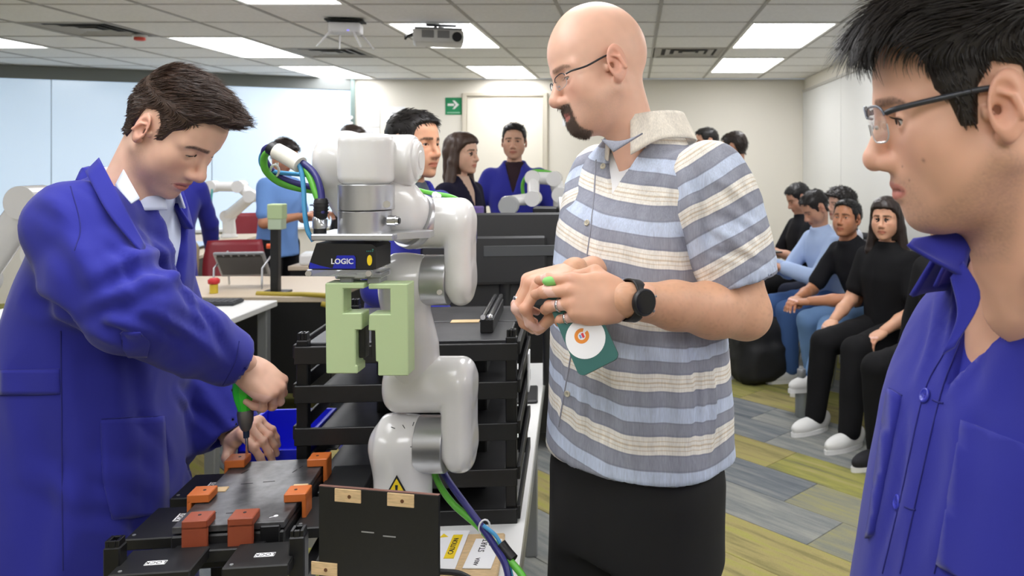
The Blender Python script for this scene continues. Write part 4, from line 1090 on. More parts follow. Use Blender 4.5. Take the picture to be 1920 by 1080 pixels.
for s in (1,-1): eye_mb(lo_, s, LMF, (.8,0,-.6)).build('eye', [m_eyeW, m_eyeI, m_eyeP], lm, world=True)
lash_mb(lo_, LMF, .0011).build('eyelashes', m_hair2, lm, world=True)
# hair: short sides, swept quiff
hpoly = [(.078,.090),(.060,.078),(.052,.048),(.040,.034),(.034,.004),(.020,-.006),(.010,.030),(-.010,.048),(-.034,.034),(-.040,-.010),(-.046,-.052),(-.10,-.060),(-.16,-.03),(-.16,.2),(.2,.2),(.2,.11),(.11,.093)]
def thL(p):
    top = np.clip((p[:,2]-.055)/.05, 0, 1); fr = np.clip((p[:,0]+.02)/.10, 0, 1)
    return .0045+.012*top+.007*top*fr
def dirL(p, n):
    top = np.clip((p[:,2]-.05)/.04, 0, 1)[:,None]
    a = np.stack([.75+0*p[:,0], .2*np.sign(p[:,1])+.3, .55+0*p[:,0]], 1); b = np.stack([-.55+0*p[:,0], 0*p[:,0], -.75+0*p[:,0]], 1)
    d = a*top+b*(1-top); d = d-n*(d*n).sum(1, keepdims=True)*.7; return d/(np.linalg.norm(d, axis=1, keepdims=True)+1e-9)
hair_obj(LMF, lo_, hpoly, thL, .0035, mat('hair_chestnut', (66,48,38), .42, var=(60,.3)), lm, dirL, 5200, lambda p: .009+.024*np.clip((p[:,2]-.05)/.05, 0, 1), .0011, 3, .30, .22, .12)
# shirt under the coat
TL = coords((-1.135, 1.66, .90), .12)
secL = [(-.75,.27,.205,.01),(-.3,.235,.185,.0),(0,.215,.168,.0),(.25,.200,.150,.02),(.40,.195,.130,.055),(.50,.165,.10,.075),(.555,.10,.082,.085),(.585,.07,.075,.09)]
S1 = V(-1.035,1.485,1.375); E1 = P(252,578,1.46); C1 = W1-unit(W1-E1)*.028
S2 = V(-1.14,1.81,1.355); E2 = P(338,650,1.88); C2 = W2-unit(W2-E2)*.005
def coatL(p):
    q_ = TL.l(p); d = d_stack(q_, secL, 2.3)
    d = smin(d, d_chain(p, [S1+V(-.02,.04,-.005), S1, (S1+E1)/2+V(-.005,-.004,-.01), E1, (E1+C1)/2, C1], [.076,.080,.084,.076,.064,.054], .02), .05)
    d = smin(d, d_chain(p, [S2+V(0,-.05,-.005), S2, E2, C2], [.080,.078,.072,.062], .02), .05)
    d = smax(d, -cutV(q_, .36, .40, .02, .012), .006)
    ax = unit(C1-E1); d = smax(d, np.where(np.linalg.norm(p-C1, axis=1) < .13, (p-C1)@ax, -1.), .004); ax2 = unit(C2-E2); d = smax(d, np.where(np.linalg.norm(p-C2, axis=1) < .12, (p-C2)@ax2, -1.), .004)
    ce_ = d_cone(p, C1-ax*.03, C1+ax*.02, .043, .046); d = smax(d, -ce_, .003)
    ce_ = d_cone(p, C2-ax2*.03, C2+ax2*.02, .050, .053); return smax(d, -ce_, .003)
flL = []
def fpx(a, b, Y, amp, wd): flL.append(([a, ((a[0]+b[0])/2+(b[1]-a[1])*.08, (a[1]+b[1])/2-(b[0]-a[0])*.08), b], amp, wd*Y/F_PX*.62))
for a, b, am, wd in (((175,520),(330,470),.010,26),((210,560),(330,520),.009,22),((160,600),(270,575),-.012,20),((100,420),(180,540),.008,26),((260,430),(330,540),.007,20),((300,500),(380,600),.006,16),((70,360),(150,440),.007,22),
                     ((60,560),(150,620),-.010,24),((180,610),(240,640),-.011,18),((350,560),(420,650),-.006,16),((300,600),(420,690),.006,18),((200,450),(260,560),-.007,16),((120,330),(210,380),.006,16),((230,590),(340,640),-.007,14)):
    fpx(a, b, 1.40, am, wd)
for a, b, am, wd in (((110,640),(115,1080),.005,30),((235,640),(240,1080),-.005,26),((40,700),(60,1080),-.006,30),((180,880),(310,930),.008,26),((150,960),(300,1010),-.007,24),((60,880),(170,980),.006,30),((250,780),(320,880),-.006,20)):
    fpx(a, b, 1.50, am, wd)
for a, b, am, wd in (((330,690),(420,800),.006,18),((350,760),(430,830),-.006,14),((330,730),(360,800),.006,12)):
    fpx(a, b, 1.80, am, wd)
coat, cv, cf = garment('lab_coat', coatL, (-1.46,1.32,.0), (-.78,1.98,1.52), .0075, m_coat, lm, [(.0042,6.,(1,1,.55),3.1),(.0016,15.,(1,1,.6),9.)], flL)
bvL = bvh_of(cv, cf)
m_shirtL = mat('pale_blue_shirt', (206,214,236), .8, bump=(900,.1,.001))
secS = [(z, a-.016, b-.016, x) for z, a, b, x in secL if z > .1]
garment('shirt', lambda p: smax(smin(d_stack(TL.l(p), secS, 2.2), d_cone(p, nbw+V(-.01,0,-.03), nbw+V(.012,0,.022), .066, .060), .02), -d_cone(p, nbw, nbw+V(.02,0,.1), .05, .06), .004), (-1.36,1.42,1.10), (-.86,1.92,1.52), .006, m_shirtL, lm, (.0012, 12.,(1,1,1),2.))
# shirt collar and coat collar round the neck
def ring_sheet(c, ax, fwd, rad0, rad1, drop0, drop1, a0, a1, th, n=11, wob=0.):
    """band round the neck from angle a0 to a1 (0 = front); inner top edge to outer lower edge"""
    ax = unit(ax); F_ = frame(fwd, ax); rows = []
    for t in (0., .5, 1.):
        r = rad0+(rad1-rad0)*t; row = []
        for a in np.linspace(a0, a1, n):
            dz = drop0+(drop1-drop0)*t-wob*t*(math.exp(-((a-a0)/.35)**2)+math.exp(-((a-a1)/.35)**2))
            rr_ = r*(1+.10*math.cos(a))
            row.append(c+F_[:,0]*rr_*math.cos(a)+F_[:,1]*rr_*math.sin(a)+F_[:,2]*dz)
        rows.append(row)
    return sheet(rows, th, 4)
axn = V(.36,-.02,.93)
ring_sheet(nbw+V(.004,0,.0), axn, V(1,-.1,0), .064, .080, .056, .000, .30, 2*PI-.30, .003).build('shirt_collar', m_shirtL, lm, world=True)
ring_sheet(nbw+V(-.012,0,-.012), axn, V(1,-.1,0), .082, .112, .020, -.034, .9, 2*PI-.9, .005).build('coat_collar', m_coat, lm, world=True)
sheet(px_rows([[(232,318,1.50),(262,372,1.47)],[(216,348,1.48),(246,382,1.455)]]), .003).build('collar_wing', m_shirtL, lm, world=True)
sheet(px_rows([[(186,296,1.50),(232,385,1.46),(272,462,1.462)],[(160,322,1.475),(204,402,1.438),(268,478,1.445)]]), .004).build('coat_lapel', m_coat, lm, world=True)
for nm, poly in (('coat_pocket', [(228,622),(262,622),(280,640),(276,668),(242,668),(230,650)]), ('coat_pocket', [(188,787),(305,780),(318,960),(210,975),(192,900)])):
    MB().bm(patch(bvL, poly, .004), smooth=True).build(nm, m_coat, lm, world=True)
MB().bm(patch(bvL, [(2,694),(112,692),(113,738),(2,742)], .003), smooth=True).build('back_belt', m_coat, lm, world=True)
for pix in ([(114,620),(116,800),(118,1070)], [(190,786),(250,782),(304,780)], [(2,694),(60,693),(112,692)], [(2,742),(60,741),(113,738)], [(125,325),(150,420),(140,470)], [(228,622),(230,650),(242,667),(276,667)]):
    strip(bvL, pix, .0022).build('seam', m_coatd, lm, world=True)
strip(bvL, [(448,640),(440,680),(418,722)], .002).build('cuff_seam', m_coatd, lm, world=True)
# trousers and shoes below the coat
garment('trousers', lambda p: np.minimum(d_chain(p, [(-1.13,1.58,.88),(-1.14,1.57,.48),(-1.15,1.57,.07)], [.10,.085,.075]), d_chain(p, [(-1.13,1.75,.88),(-1.12,1.76,.48),(-1.13,1.76,.07)], [.10,.085,.075])), (-1.3,1.4,.03), (-.98,1.92,1.0), .012, mat('dark_trousers', (34,34,42), .85), lm)
def shoe(c, yaw, m, parent, L=.27, sole=m_white, k=1.):
    c = V(c); A = rotz(yaw)
    fn = lambda p: smin(d_ell((p-c)@A, (.06,0,.04), (.12,.045,.045)), smax(d_ell((p-c)@A, (-.04,0,.06), (.07,.042,.06)), (p-c)[:,2]-.10, .01), .03)
    f2 = lambda p: smax(fn(p), -(p-c)[:,2]+.012, .004)
    vs, fs = sdf_mesh(f2, c-.22, c+.22, .008); o = mesh_mb(vs, fs).build('shoe', m, parent, world=True)
    pr_ = [(.185*math.cos(a)*(.9 if math.cos(a) > 0 else .62)+.02, .046*math.sin(a)) for a in np.linspace(0, 2*PI, 20, endpoint=False)]
    MB().prism(pr_, 0., .022, M=(A, c)).build('sole', sole, o, world=True); return o
shoe((-1.14,1.55,0), .1, m_black, lm); shoe((-1.12,1.77,0), .1, m_black, lm)
# screwdriver
m_lime = mat('lime_plastic', (62,214,58), .35)
sd = thing('screwdriver', 'bright green handled screwdriver in the fist above the plate', 'screwdriver', P(464,862,1.70), 0)
b0, b1 = P(464,860,1.700), P(458,735,1.70); axd = unit(b1-b0); Ld = np.linalg.norm(b1-b0); Fd = frame(axd, V(1,0,0)); Fd = np.stack([Fd[:,1], Fd[:,2], Fd[:,0]], 1)
MB().lathe([(.0005,0),(.003,.004),(.0032,.045)], b0, 12, Rm=Fd).build('bit', m_chrome, sd, world=True)
MB().lathe([(.006,.045),(.0065,.060)], b0, 14, Rm=Fd).build('collet', mat('navy_collar', (24,40,66), .4), sd, world=True)
MB().lathe([(.0075,.060),(.011,.066),(.0155,.080),(.0165,.098),(.015,.104)], b0, 20, Rm=Fd).build('chuck', mat('chuck_grey', (120,118,116), .35, .6), sd, world=True)
hd_ = MB().lathe([(.0145,.103),(.016,.110),(.021,.128),(.0235,.146),(.022,.160),(.016,.172),(.006,.178)], b0, 10, Rm=Fd, smooth=False).build('handle', m_lime, sd, world=True)
mb = MB()
for a in (-1.9, -1.1): mb.cyl(b0+Fd@V(.0215*math.cos(a),.0215*math.sin(a),.150), b0+Fd@V(.0242*math.cos(a),.0242*math.sin(a),.150), .0025, n=8)
mb.build('dimple', m_ink, hd_, world=True)['kind'] = 'stuff'
# ---- bald man in a striped shirt ---------------------------------------------------------------------
bm = thing('person', 'bald bearded man in a striped short sleeved shirt holding a phone', 'person', (-.01, 1.62, 0), 0)
BMF = face_frame((-.0722, 1.60, 1.668), 3.53, .27, .20, .955)
nbB = V(.015, 1.625, 1.50)
bo = dict(HEAD, gap=.0030, eyez=-.001, neck=tuple(BMF.l(nbB-V(0,0,.05))), neckr=.058, crz=.034, back=.006, cr=1.02, jawz=-.010, nose=1.08, jaw=1.04, fat=.003, brow=1.1, earsc=1.22)
skinB = (226,180,156)
goat = [(.066,-.050),(.080,-.044),(.14,-.042),(.14,-.14),(.062,-.125),(.056,-.100),(.064,-.088),(.068,-.075)]
def colB(v):
    C = skin_cols(v, skinB, bo, beard=.18, stub=(150,128,120), brow=(96,72,58), browt=.75, blush=.2, red=(222,122,104), lipc=(186,104,98))
    dj = poly_sd(v[:,0], v[:,2], goat); lip = np.hypot((v[:,2]+.0672)/.0095, v[:,1]/.022) < 1.0
    w_ = np.clip(-dj/.004+.4, 0, 1)*np.clip((.029-np.abs(v[:,1]))/.007, 0, 1)*(~lip); w_ = (w_*(.86+.2*noise3(v*500)))[:,None].clip(0,1)
    C = C*(1-w_)+np.array(lin((112,94,84)))*w_; return lid_cols(C, v, bo)
SL = V(.145, 1.515, 1.455); EL = P(1398,588,1.50); WL = P(1172,562,1.335)
SRr = V(-.066, 1.70, 1.45); ER = V(-.085, 1.61, 1.215); WR = P(1078,512,1.45)
bp_ = [head_mesh(bo, BMF, .0024, colB)]
bp_.append(arm_mesh([SL+(EL-SL)*.5, EL, EL+(WL-EL)*.30, EL+(WL-EL)*.62, WL], [.054,.046,.049,.040,.0295], .005, (214,164,132), hairy=.18))
bp_.append(arm_mesh([nbB+V(0,0,-.08), SL*.5+SRr*.5+V(0,0,-.03), SL, SL+(EL-SL)*.55], [.05,.06,.05,.05], .010, (214,164,132)))
bp_.append(arm_mesh([SL*.5+SRr*.5+V(0,0,-.03), SRr, SRr+(ER-SRr)*.55], [.06,.05,.05], .010, (214,164,132)))
bp_.append(arm_mesh([SRr+(ER-SRr)*.5, ER, ER+(WR-ER)*.35, WR], [.052,.045,.046,.029], .006, (214,164,132), hairy=.18))
HBL = Frame(frame(unit(V(-.98,-.10,.06)), V(.02,-.93,.36)), WL, 1.02)
hv = hand_mesh([(.45,.55,.25),(.50,.60,.3),(.60,.75,.3),(.70,.80,.35)], (.10,.03,-.04,-.12), [(.050,.048,-.022),(.080,.044,-.046),(.100,.030,-.060)], base=(218,168,140), side=-1, ext=.03, wr=.030)
bp_.append((HBL.w(hv[0]), hv[1], hv[2]))
HBR = Frame(frame(unit(V(-.78,-.52,-.12)), V(-.45,-.35,.82)), WR, 1.02)
hv = hand_mesh([(.85,.95,.4),(.9,1.0,.45),(.95,1.05,.5),(1.0,1.1,.5)], (.06,.0,-.03,-.08), [(.045,.046,-.026),(.072,.040,-.052),(.088,.026,-.072)], base=(218,168,140), ext=.035, wr=.030)
bp_.append((HBR.w(hv[0]), hv[1], hv[2]))
build_body(bm, bp_)
for s in (1,-1): eye_mb(bo, s, BMF, (.85,.05,-.5)).build('eye', [m_eyeW, m_eyeI, m_eyeP], bm, world=True)
lash_mb(bo, BMF).build('eyelashes', m_hair3, bm, world=True)
# goatee hair
gv, gf = sdf_mesh(lambda p: head_sdf(p, bo), (.03,-.05,-.14), (.13,.05,-.03), .003, 1)
gn_ = vnormals(gv, gf); dj = -poly_sd(gv[:,0], gv[:,2], goat); lip = np.hypot((gv[:,2]+.0672)/.0105, gv[:,1]/.021) < 1.0
wt = np.clip(dj/.004, 0, 1)*np.clip((.028-np.abs(gv[:,1]))/.006, 0, 1)*(~lip)
mb = MB(); strands(mb, gv, gn_, wt, lambda p, n: np.tile(V(.25,0,-.97), (len(p), 1))+n*.1, 2600, .0075, .0005, 8, .5, .2)
mb.v = [tuple(x) for x in BMF.w(np.array(mb.v))]; mb.build('goatee', mat('goatee_brown', (108,90,80), .7), bm, world=True)
# shirt
def stripe_mat(name, per):
    m = bpy.data.materials.new(name); m.use_nodes = True; nt = m.node_tree; b = nt.nodes['Principled BSDF']; L = nt.links
    b.inputs['Roughness'].default_value = .85; b.inputs['Specular IOR Level'].default_value = .2
    a = nt.nodes.new('ShaderNodeAttribute'); a.attribute_name = 'Col'; sp = nt.nodes.new('ShaderNodeSeparateColor'); L.new(a.outputs['Color'], sp.inputs[0])
    mu = nt.nodes.new('ShaderNodeMath'); mu.operation = 'DIVIDE'; mu.inputs[1].default_value = per; L.new(sp.outputs[0], mu.inputs[0])
    fr_ = nt.nodes.new('ShaderNodeMath'); fr_.operation = 'FRACT'; L.new(mu.outputs[0], fr_.inputs[0])
    rp = nt.nodes.new('ShaderNodeValToRGB'); rp.color_ramp.interpolation = 'LINEAR'; e = rp.color_ramp.elements
    cream, tan, grey, blue, dk = (238,234,226), (214,200,178), (152,155,168), (196,207,228), (136,139,154)
    stops = [(0,cream),(.05,cream),(.06,tan),(.075,cream),(.11,cream),(.12,tan),(.135,tan),(.15,cream),(.19,cream),(.20,tan),(.215,cream),(.27,cream),(.285,dk),(.32,grey),(.47,grey),(.49,dk),(.505,blue),(.60,blue),(.72,blue),(.74,dk),(.77,grey),(.96,grey),(.985,dk)]
    e[0].position = 0; e[0].color = lin(cream)+(1,); e[1].position = 1; e[1].color = lin(cream)+(1,)
    for pz, c in stops[1:]:
        x = e.new(pz); x.color = lin(c)+(1,)
    L.new(fr_.outputs[0], rp.inputs[0])
    tc = nt.nodes.new('ShaderNodeTexCoord'); mp = nt.nodes.new('ShaderNodeMapping'); mp.inputs['Scale'].default_value = (1,1,.12); L.new(tc.outputs['Object'], mp.inputs[0])
    n = nt.nodes.new('ShaderNodeTexNoise'); n.inputs['Scale'].default_value = 420; n.inputs['Detail'].default_value = 3; L.new(mp.outputs[0], n.inputs['Vector'])
    n3 = nt.nodes.new('ShaderNodeTexNoise'); n3.inputs['Scale'].default_value = 40; L.new(mp.outputs[0], n3.inputs['Vector'])
    ad = nt.nodes.new('ShaderNodeMath'); ad.operation = 'ADD'; L.new(n.outputs['Fac'], ad.inputs[0]); L.new(n3.outputs['Fac'], ad.inputs[1])
    mr = nt.nodes.new('ShaderNodeMapRange'); mr.inputs['From Min'].default_value = .6; mr.inputs['From Max'].default_value = 1.4; mr.inputs['To Min'].default_value = .78; mr.inputs['To Max'].default_value = 1.2; L.new(ad.outputs[0], mr.inputs['Value'])
    mx = nt.nodes.new('ShaderNodeVectorMath'); mx.operation = 'SCALE'; L.new(rp.outputs[0], mx.inputs[0]); L.new(mr.outputs[0], mx.inputs['Scale']); L.new(mx.outputs[0], b.inputs['Base Color'])
    bp = nt.nodes.new('ShaderNodeBump'); bp.inputs['Strength'].default_value = .25; bp.inputs['Distance'].default_value = .001; L.new(n.outputs['Fac'], bp.inputs['Height']); L.new(bp.outputs[0], b.inputs['Normal']); return m
m_strp = stripe_mat('striped_linen', .112)
TB = coords((.010, 1.625, .92), 4.05)
secB = [(-.08,.198,.163,.0),(.05,.192,.160,.0),(.18,.186,.155,.005),(.34,.180,.138,.01),(.46,.180,.122,.005),(.53,.152,.100,-.015),(.59,.10,.082,-.02),(.625,.075,.07,-.015)]
CL = SL+(EL-SL)*.76; CRr = SRr+(ER-SRr)*.76
def shirtB(p):
    q_ = TB.l(p); d = d_stack(q_, secB, 2.3)
    axl = unit(EL-SL)
    d = smin(d, d_sph(p, SL+V(-.02,.015,.0), .066), .05); d = smin(d, d_sph(p, SRr+V(.02,-.015,.0), .066), .05)
    hem = -q_[:,2]-.005-.03*q_[:,1]
    d = smax(d, hem, .004)
    return smax(d, -cutV(q_, .525, .55, .0, .008), .005)
def colS(v):
    q_ = TB.l(v); dl = d_chain(v, [SL+V(.02,-.01,.0), CL], [.084,.086]); dr_ = d_chain(v, [SRr, CRr], [.08,.08]); dt = d_stack(q_, secB, 2.3)
    co_ = q_[:,2]+.13*q_[:,1]+.010*np.sin(q_[:,1]*9+1)+.006*noise3(v*9)
    axl = unit(EL-SL); cs = (SL-v)@axl+.02*0+SL[2]-.92+.05+.02*((v-SL)@V(.7,-.7,0)); axr = unit(ER-SRr); cr_ = (SRr-v)@axr+SRr[2]-.92
    return np.stack([co_+.60, co_*0, co_*0], 1)
flB = []
def fb(a, b, am, wd, Y=1.48): flB.append(([a, ((a[0]+b[0])/2+(b[1]-a[1])*.06, (a[1]+b[1])/2-(b[0]-a[0])*.06), b], am, wd*Y/F_PX*.7))
for a, b, am, wd in (((1290,300),(1330,480),-.010,16),((1335,330),(1420,400),.005,12),((1340,400),(1430,450),-.005,10),((1320,420),(1420,490),.006,12),((1330,470),(1440,500),-.005,8),((1180,330),(1260,430),.004,20),((1120,350),(1230,480),-.004,22),
  ((1250,420),(1280,560),.006,18),((1290,620),(1300,860),-.006,10),((1130,660),(1180,860),.006,26),((1220,650),(1240,870),-.005,24),((1060,660),(1050,800),.006,18),((1090,700),(1095,820),-.006,14),((1320,640),(1330,860),.006,14),((1240,230),(1330,290),.004,14)):
    fb(a, b, am, wd)
shirt, sv, sf = garment('striped_shirt', shirtB, (-.30,1.34,.78), (.34,1.90,1.60), .0062, m_strp, bm, [(.0022,8.,(1,1,.7),31.),(.0009,22.,(1,1,.5),5.)], flB, colS)
bvB = bvh_of(sv, sf)
def sleeveB(S_, E_, C_, lo, hi, seed):
    ax = unit(E_-S_)
    def fn(p):
        d = d_chain(p, [S_-ax*.012, S_+ax*.04, (S_+C_)/2+ax*.02, C_], [.071,.075,.077,.079], .03)
        d = smax(d, (p-C_)@ax, .004); return smax(d, -d_cone(p, C_-ax*.10, C_+ax*.05, .066, .074), .003)
    def cl(v): c = (S_-v)@ax+S_[2]-.92+.045+.01*noise3(v*9)-.38*((v-S_)@V(.8,-.3,0)); return np.stack([c+.60, c*0, c*0], 1)
    garment('sleeve', fn, lo, hi, .0058, m_strp, bm, [(.0030,9.,(1,1,1.4),seed),(.0012,24.,(1,1,1.2),5.)], flB, cl)
sleeveB(SL, EL, CL, (.02,1.38,1.15), (.34,1.68,1.55), 7.)
sleeveB(SRr, ER, CRr, (-.25,1.50,1.15), (.02,1.86,1.55), 17.)
garment('undershirt', lambda p: d_stack(TB.l(p), [(z, a-.012, b-.010, x) for z, a, b, x in secB if z > .3]+[(.63,.07,.066,-.012)], 2.2), (-.25,1.40,1.20), (.28,1.85,1.56), .007, mat('white_tshirt', (238,238,240), .85), bm)
axB = V(-.40,-.16,.90)
def scol(v): q_ = TB.l(v); return np.stack([0*q_[:,0]+.01*.5, 0*q_[:,0], 0*q_[:,0]], 1)
mb = ring_sheet(nbB+V(.022,.006,.026), axB, V(-.7,-.7,0), .076, .096, .058, .000, .32, 2*PI-.32, .004, wob=.022); mb.build('shirt_collar', m_strp, bm, world=True, cols=np.tile(V(.006,0,0), (len(mb.v), 1)))
mb = sheet(px_rows([[(1128,262,1.475),(1150,285,1.455)],[(1172,268,1.462),(1205,250,1.45)]]), .003); mb.build('collar_wing', m_strp, bm, world=True, cols=np.tile(V(.045,0,0), (len(mb.v), 1)))
strip(bvB, [(1118,300),(1112,390),(1098,500),(1075,640),(1058,740),(1048,800)], .003).build('placket_edge', mat('shirt_stitch', (150,152,164), .85), bm, world=True)
m_btn = mat('button_cream', (206,200,180), .35)
for x, y in ((1131,312),(1101,418),(1064,738)):
    h = pix_hit(bvB, x, y); 
    if h is not None: button('button', h[0]+h[1]*.0005, h[1], .0062, m_btn, bm)
# trousers, shoes
garment('trousers', lambda p: smin(smin(d_stack(TB.l(p), [(-.20,.160,.125,.0),(.10,.160,.13,.0)], 2.2), d_chain(p, [V(.06,1.57,.86), V(.08,1.565,.46), V(.09,1.57,.06)], [.105,.085,.075]), .05), d_chain(p, [V(-.07,1.68,.86), V(-.10,1.69,.46), V(-.10,1.70,.06)], [.105,.085,.075]), .03), (-.30,1.36,.03), (.32,1.90,1.06), .010, mat('black_trousers', (20,20,22), .8), bm, (.003,7.,(1,1,.5),8.))
shoe((.09,1.57,0), 4.1, m_black, bm); shoe((-.10,1.70,0), 4.0, m_black, bm)
# glasses (shared builder)
def glasses(f, parent, rim_m, arm_m, w=.026, hgt=.017, half=False, th=.0011, x=.098, zc=.004, armw=.0022, rake=.10, wide=1.):
    g = thing_part('glasses', parent); 
    for s in (1,-1):
        pts = []
        for a in np.linspace(0, 2*PI, 25):
            ca, sa = math.cos(a), math.sin(a); u = w*np.sign(ca)*abs(ca)**.6; v = hgt*np.sign(sa)*abs(sa)**.6
            pts.append(V(x-.010*((.034+u*1.)/.06)**2-rake*(hgt-v)*.25, s*(.0335*wide+u), zc+v))
        P_ = np.array(pts)
        if half: MB().tube(f.w(P_[1:12]), th, 6).build('rim', rim_m, g, world=True); MB().tube(f.w(P_[12:25]), th*.5, 6).build('rim', m_lensedge, g, world=True)
        else: MB().tube(f.w(P_), th, 6).build('rim', rim_m, g, world=True)
        c = P_[:-1].mean(0); vs = np.vstack([P_[:-1]+V(.0006,0,0), P_[:-1]-V(.0006,0,0)]); n = 24
        MB().add(f.w(vs), [tuple(range(n)), tuple(range(2*n-1,n-1,-1))]).build('lens', m_lens, g, world=True)
        e = V(x-.012, s*(.0335*wide+w+.001), zc+hgt*.55)
        MB().tube(f.w(spline([e, e+V(-.012,s*.006,.002), V(.045,s*.0745*wide,zc+hgt*.7), V(-.002,s*.0785*wide,.020), V(-.022,s*.078*wide,.012), V(-.030,s*.077*wide,-.006)], 5)), armw, 8).build('temple', arm_m, g, world=True)
        MB().sph(f.w(V(x-.006, s*.011, zc-.004)), .0024, 8).build('nose_pad', m_lensedge, g, world=True)
    MB().tube(f.w(spline([V(x-.004,-.0085,zc+.006), V(x,0,zc+.008), V(x-.004,.0085,zc+.006)], 5)), th*1.1, 6).build('bridge', rim_m, g, world=True)
    return g
def thing_part(name, parent):
    o = bpy.data.objects.new(name, None); COL.objects.link(o); o.parent = parent; o.empty_display_size = .02; MW[o.name] = MW[parent.name]; return o
m_lens = mat('lens_clear', (250,250,252), .03, trans=1., alpha=.25); m_lensedge = mat('lens_edge', (180,186,190), .2)
glasses(BMF, bm, mat('gunmetal', (70,72,80), .3, .8), mat('temple_dark', (38,38,42), .35), w=.024, hgt=.014, half=True, x=.099, zc=.0, armw=.0019)
# watch on the near wrist
wt_ = thing_part('watch', bm); ax_ = unit(EL-WL); c = WL+ax_*.012; zc_ = unit(V(.0,-1,.16)-ax_*(V(.0,-1,.16)@ax_)); yc_ = np.cross(zc_, ax_)
ring = [c+(zc_*math.cos(a)*.0325+yc_*math.sin(a)*.0345) for a in np.linspace(0, 2*PI, 29)]
mb = MB(); rows = [[p_-ax_*.010 for p_ in ring], [p_ for p_ in ring], [p_+ax_*.010 for p_ in ring]]; sheet(rows, .003, 2).build('strap', m_black, wt_, world=True)
Rw = np.stack([yc_, ax_, zc_], 1); Rw[:,1] *= np.sign(np.linalg.det(Rw))
MB().lathe([(.0215,.0),(.0225,.002),(.0225,.008),(.0205,.0105)], c+zc_*.0315, 32, Rm=Rw).build('case', m_black, wt_, world=True)
MB().lathe([(.0185,.0),(.0185,.0006)], c+zc_*.0418, 28, Rm=Rw).build('face', mat('watch_glass', (6,6,8), .1), wt_, world=True)
for a in (.5, -.5): MB().cyl(c+zc_*.0365+Rw@V(.022*math.sin(a), -.022*math.cos(a), 0), c+zc_*.0365+Rw@V(.0265*math.sin(a), -.0265*math.cos(a), 0), .0026, n=8).build('crown', m_grey, wt_, world=True)
# rings on the fingers
def finger_ring(Fh, i, t, curl, spread, side, r, parent=bm, w_=.0035):
    a = curl[0]; b = V(FBASE[i]); d_ = V(math.cos(a)*math.cos(spread), math.cos(a)*math.sin(spread), -math.sin(a)); c_ = b+d_*FLEN[i][0]*t
    y_ = V(-math.sin(spread), math.cos(spread), 0); z_ = np.cross(d_, y_); rows = []
    for k in (-1,1): rows.append([c_+d_*k*w_/2+(y_*math.cos(q_)+z_*math.sin(q_))*r for q_ in np.linspace(0, 2*PI, 21)])
    M_ = V(1,side,1); rows = [[Fh.w(v*M_) for v in row] for row in rows]; sheet(rows, .0016, 2).build('finger_ring', m_chrome, parent, world=True)
finger_ring(HBL, 2, .55, (.60,), -.04, -1, .0105); finger_ring(HBL, 3, .6, (.70,), -.12, -1, .0093)
finger_ring(HBR, 2, .8, (.95,), -.03, 1, .0104, w_=.006); finger_ring(HBR, 3, .7, (1.0,), -.08, 1, .0092)
# phone in a teal case and a lime object between the fingers
m_teal = mat('teal_case', (38,98,92), .5)
ph = thing('phone', 'teal cased phone with a white round sticker hanging below the hands', 'phone', P(1098,640,1.335), 0)
xu = unit(P(1135,655,1.30)-P(1075,685,1.30)); yu = unit(P(1090,590,1.325)-P(1115,672,1.30)); zu = np.cross(xu, yu); yu = np.cross(zu, xu); Rp = np.stack([xu, yu, zu], 1)
cp = P(1090,612,1.318)-zu*.008; 
bmh = MB(); bmh.box((0,0,0), (.070,.140,.009), .0)
def rrect(w_, h_, r, n=5): return [(sx*(w_/2-r)+r*math.cos(a), sy*(h_/2-r)+r*math.sin(a)) for sx, sy, a0 in ((1,1,0),(-1,1,PI/2),(-1,-1,PI),(1,-1,1.5*PI)) for a in np.linspace(a0, a0+PI/2, n)]
MB().prism(rrect(.072,.146,.010), -.0045, .0045, M=(Rp, cp), smooth=False).build('case', m_teal, ph, world=True)
MB().prism(rrect(.066,.140,.008), -.0052, -.0044, M=(Rp, cp)).build('screen', MATS['watch_glass'], ph, world=True)
sc_ = V(-.002,-.020,.0046); so = MB().lathe([(.0335,0),(.0335,.0005)], cp+Rp@sc_, 40, Rm=Rp).build('sticker', m_paper, ph, world=True)
an = np.linspace(.9, 2*PI+.35, 30); mb = MB(); mb.add(np.array([cp+Rp@(sc_+V(-.004+.0125*math.cos(a), .006+.0125*math.sin(a), .0007)) for a in an]+[cp+Rp@(sc_+V(-.004+.0066*math.cos(a), .006+.0066*math.sin(a), .0007)) for a in an]), [(i, i+1, 31+i, 30+i) for i in range(29)])
mb.build('orange_mark', mat('sticker_orange', (232,140,40), .5), so, world=True)
MB().box(cp+Rp@(sc_+V(-.002,.006,.0008)), (.004,.008,.0004), Rm=Rp).build('red_mark', mat('sticker_red', (214,50,70), .5), so, world=True)
MB().box(cp+Rp@(sc_+V(-.0065,.006,.0008)), (.003,.006,.0004), Rm=Rp).build('blue_mark', mat('sticker_blue', (120,150,210), .5), so, world=True)
gp = thing('foam_piece', 'small lime green piece held between the fingertips of both hands', 'toy', P(1030,528,1.34), 0)
MB().sph(P(1034,527,1.345), (.016,.010,.009), 12, Rm=rotz(.3)).build('piece', mat('lime_foam', (140,214,120), .6), gp, world=True)
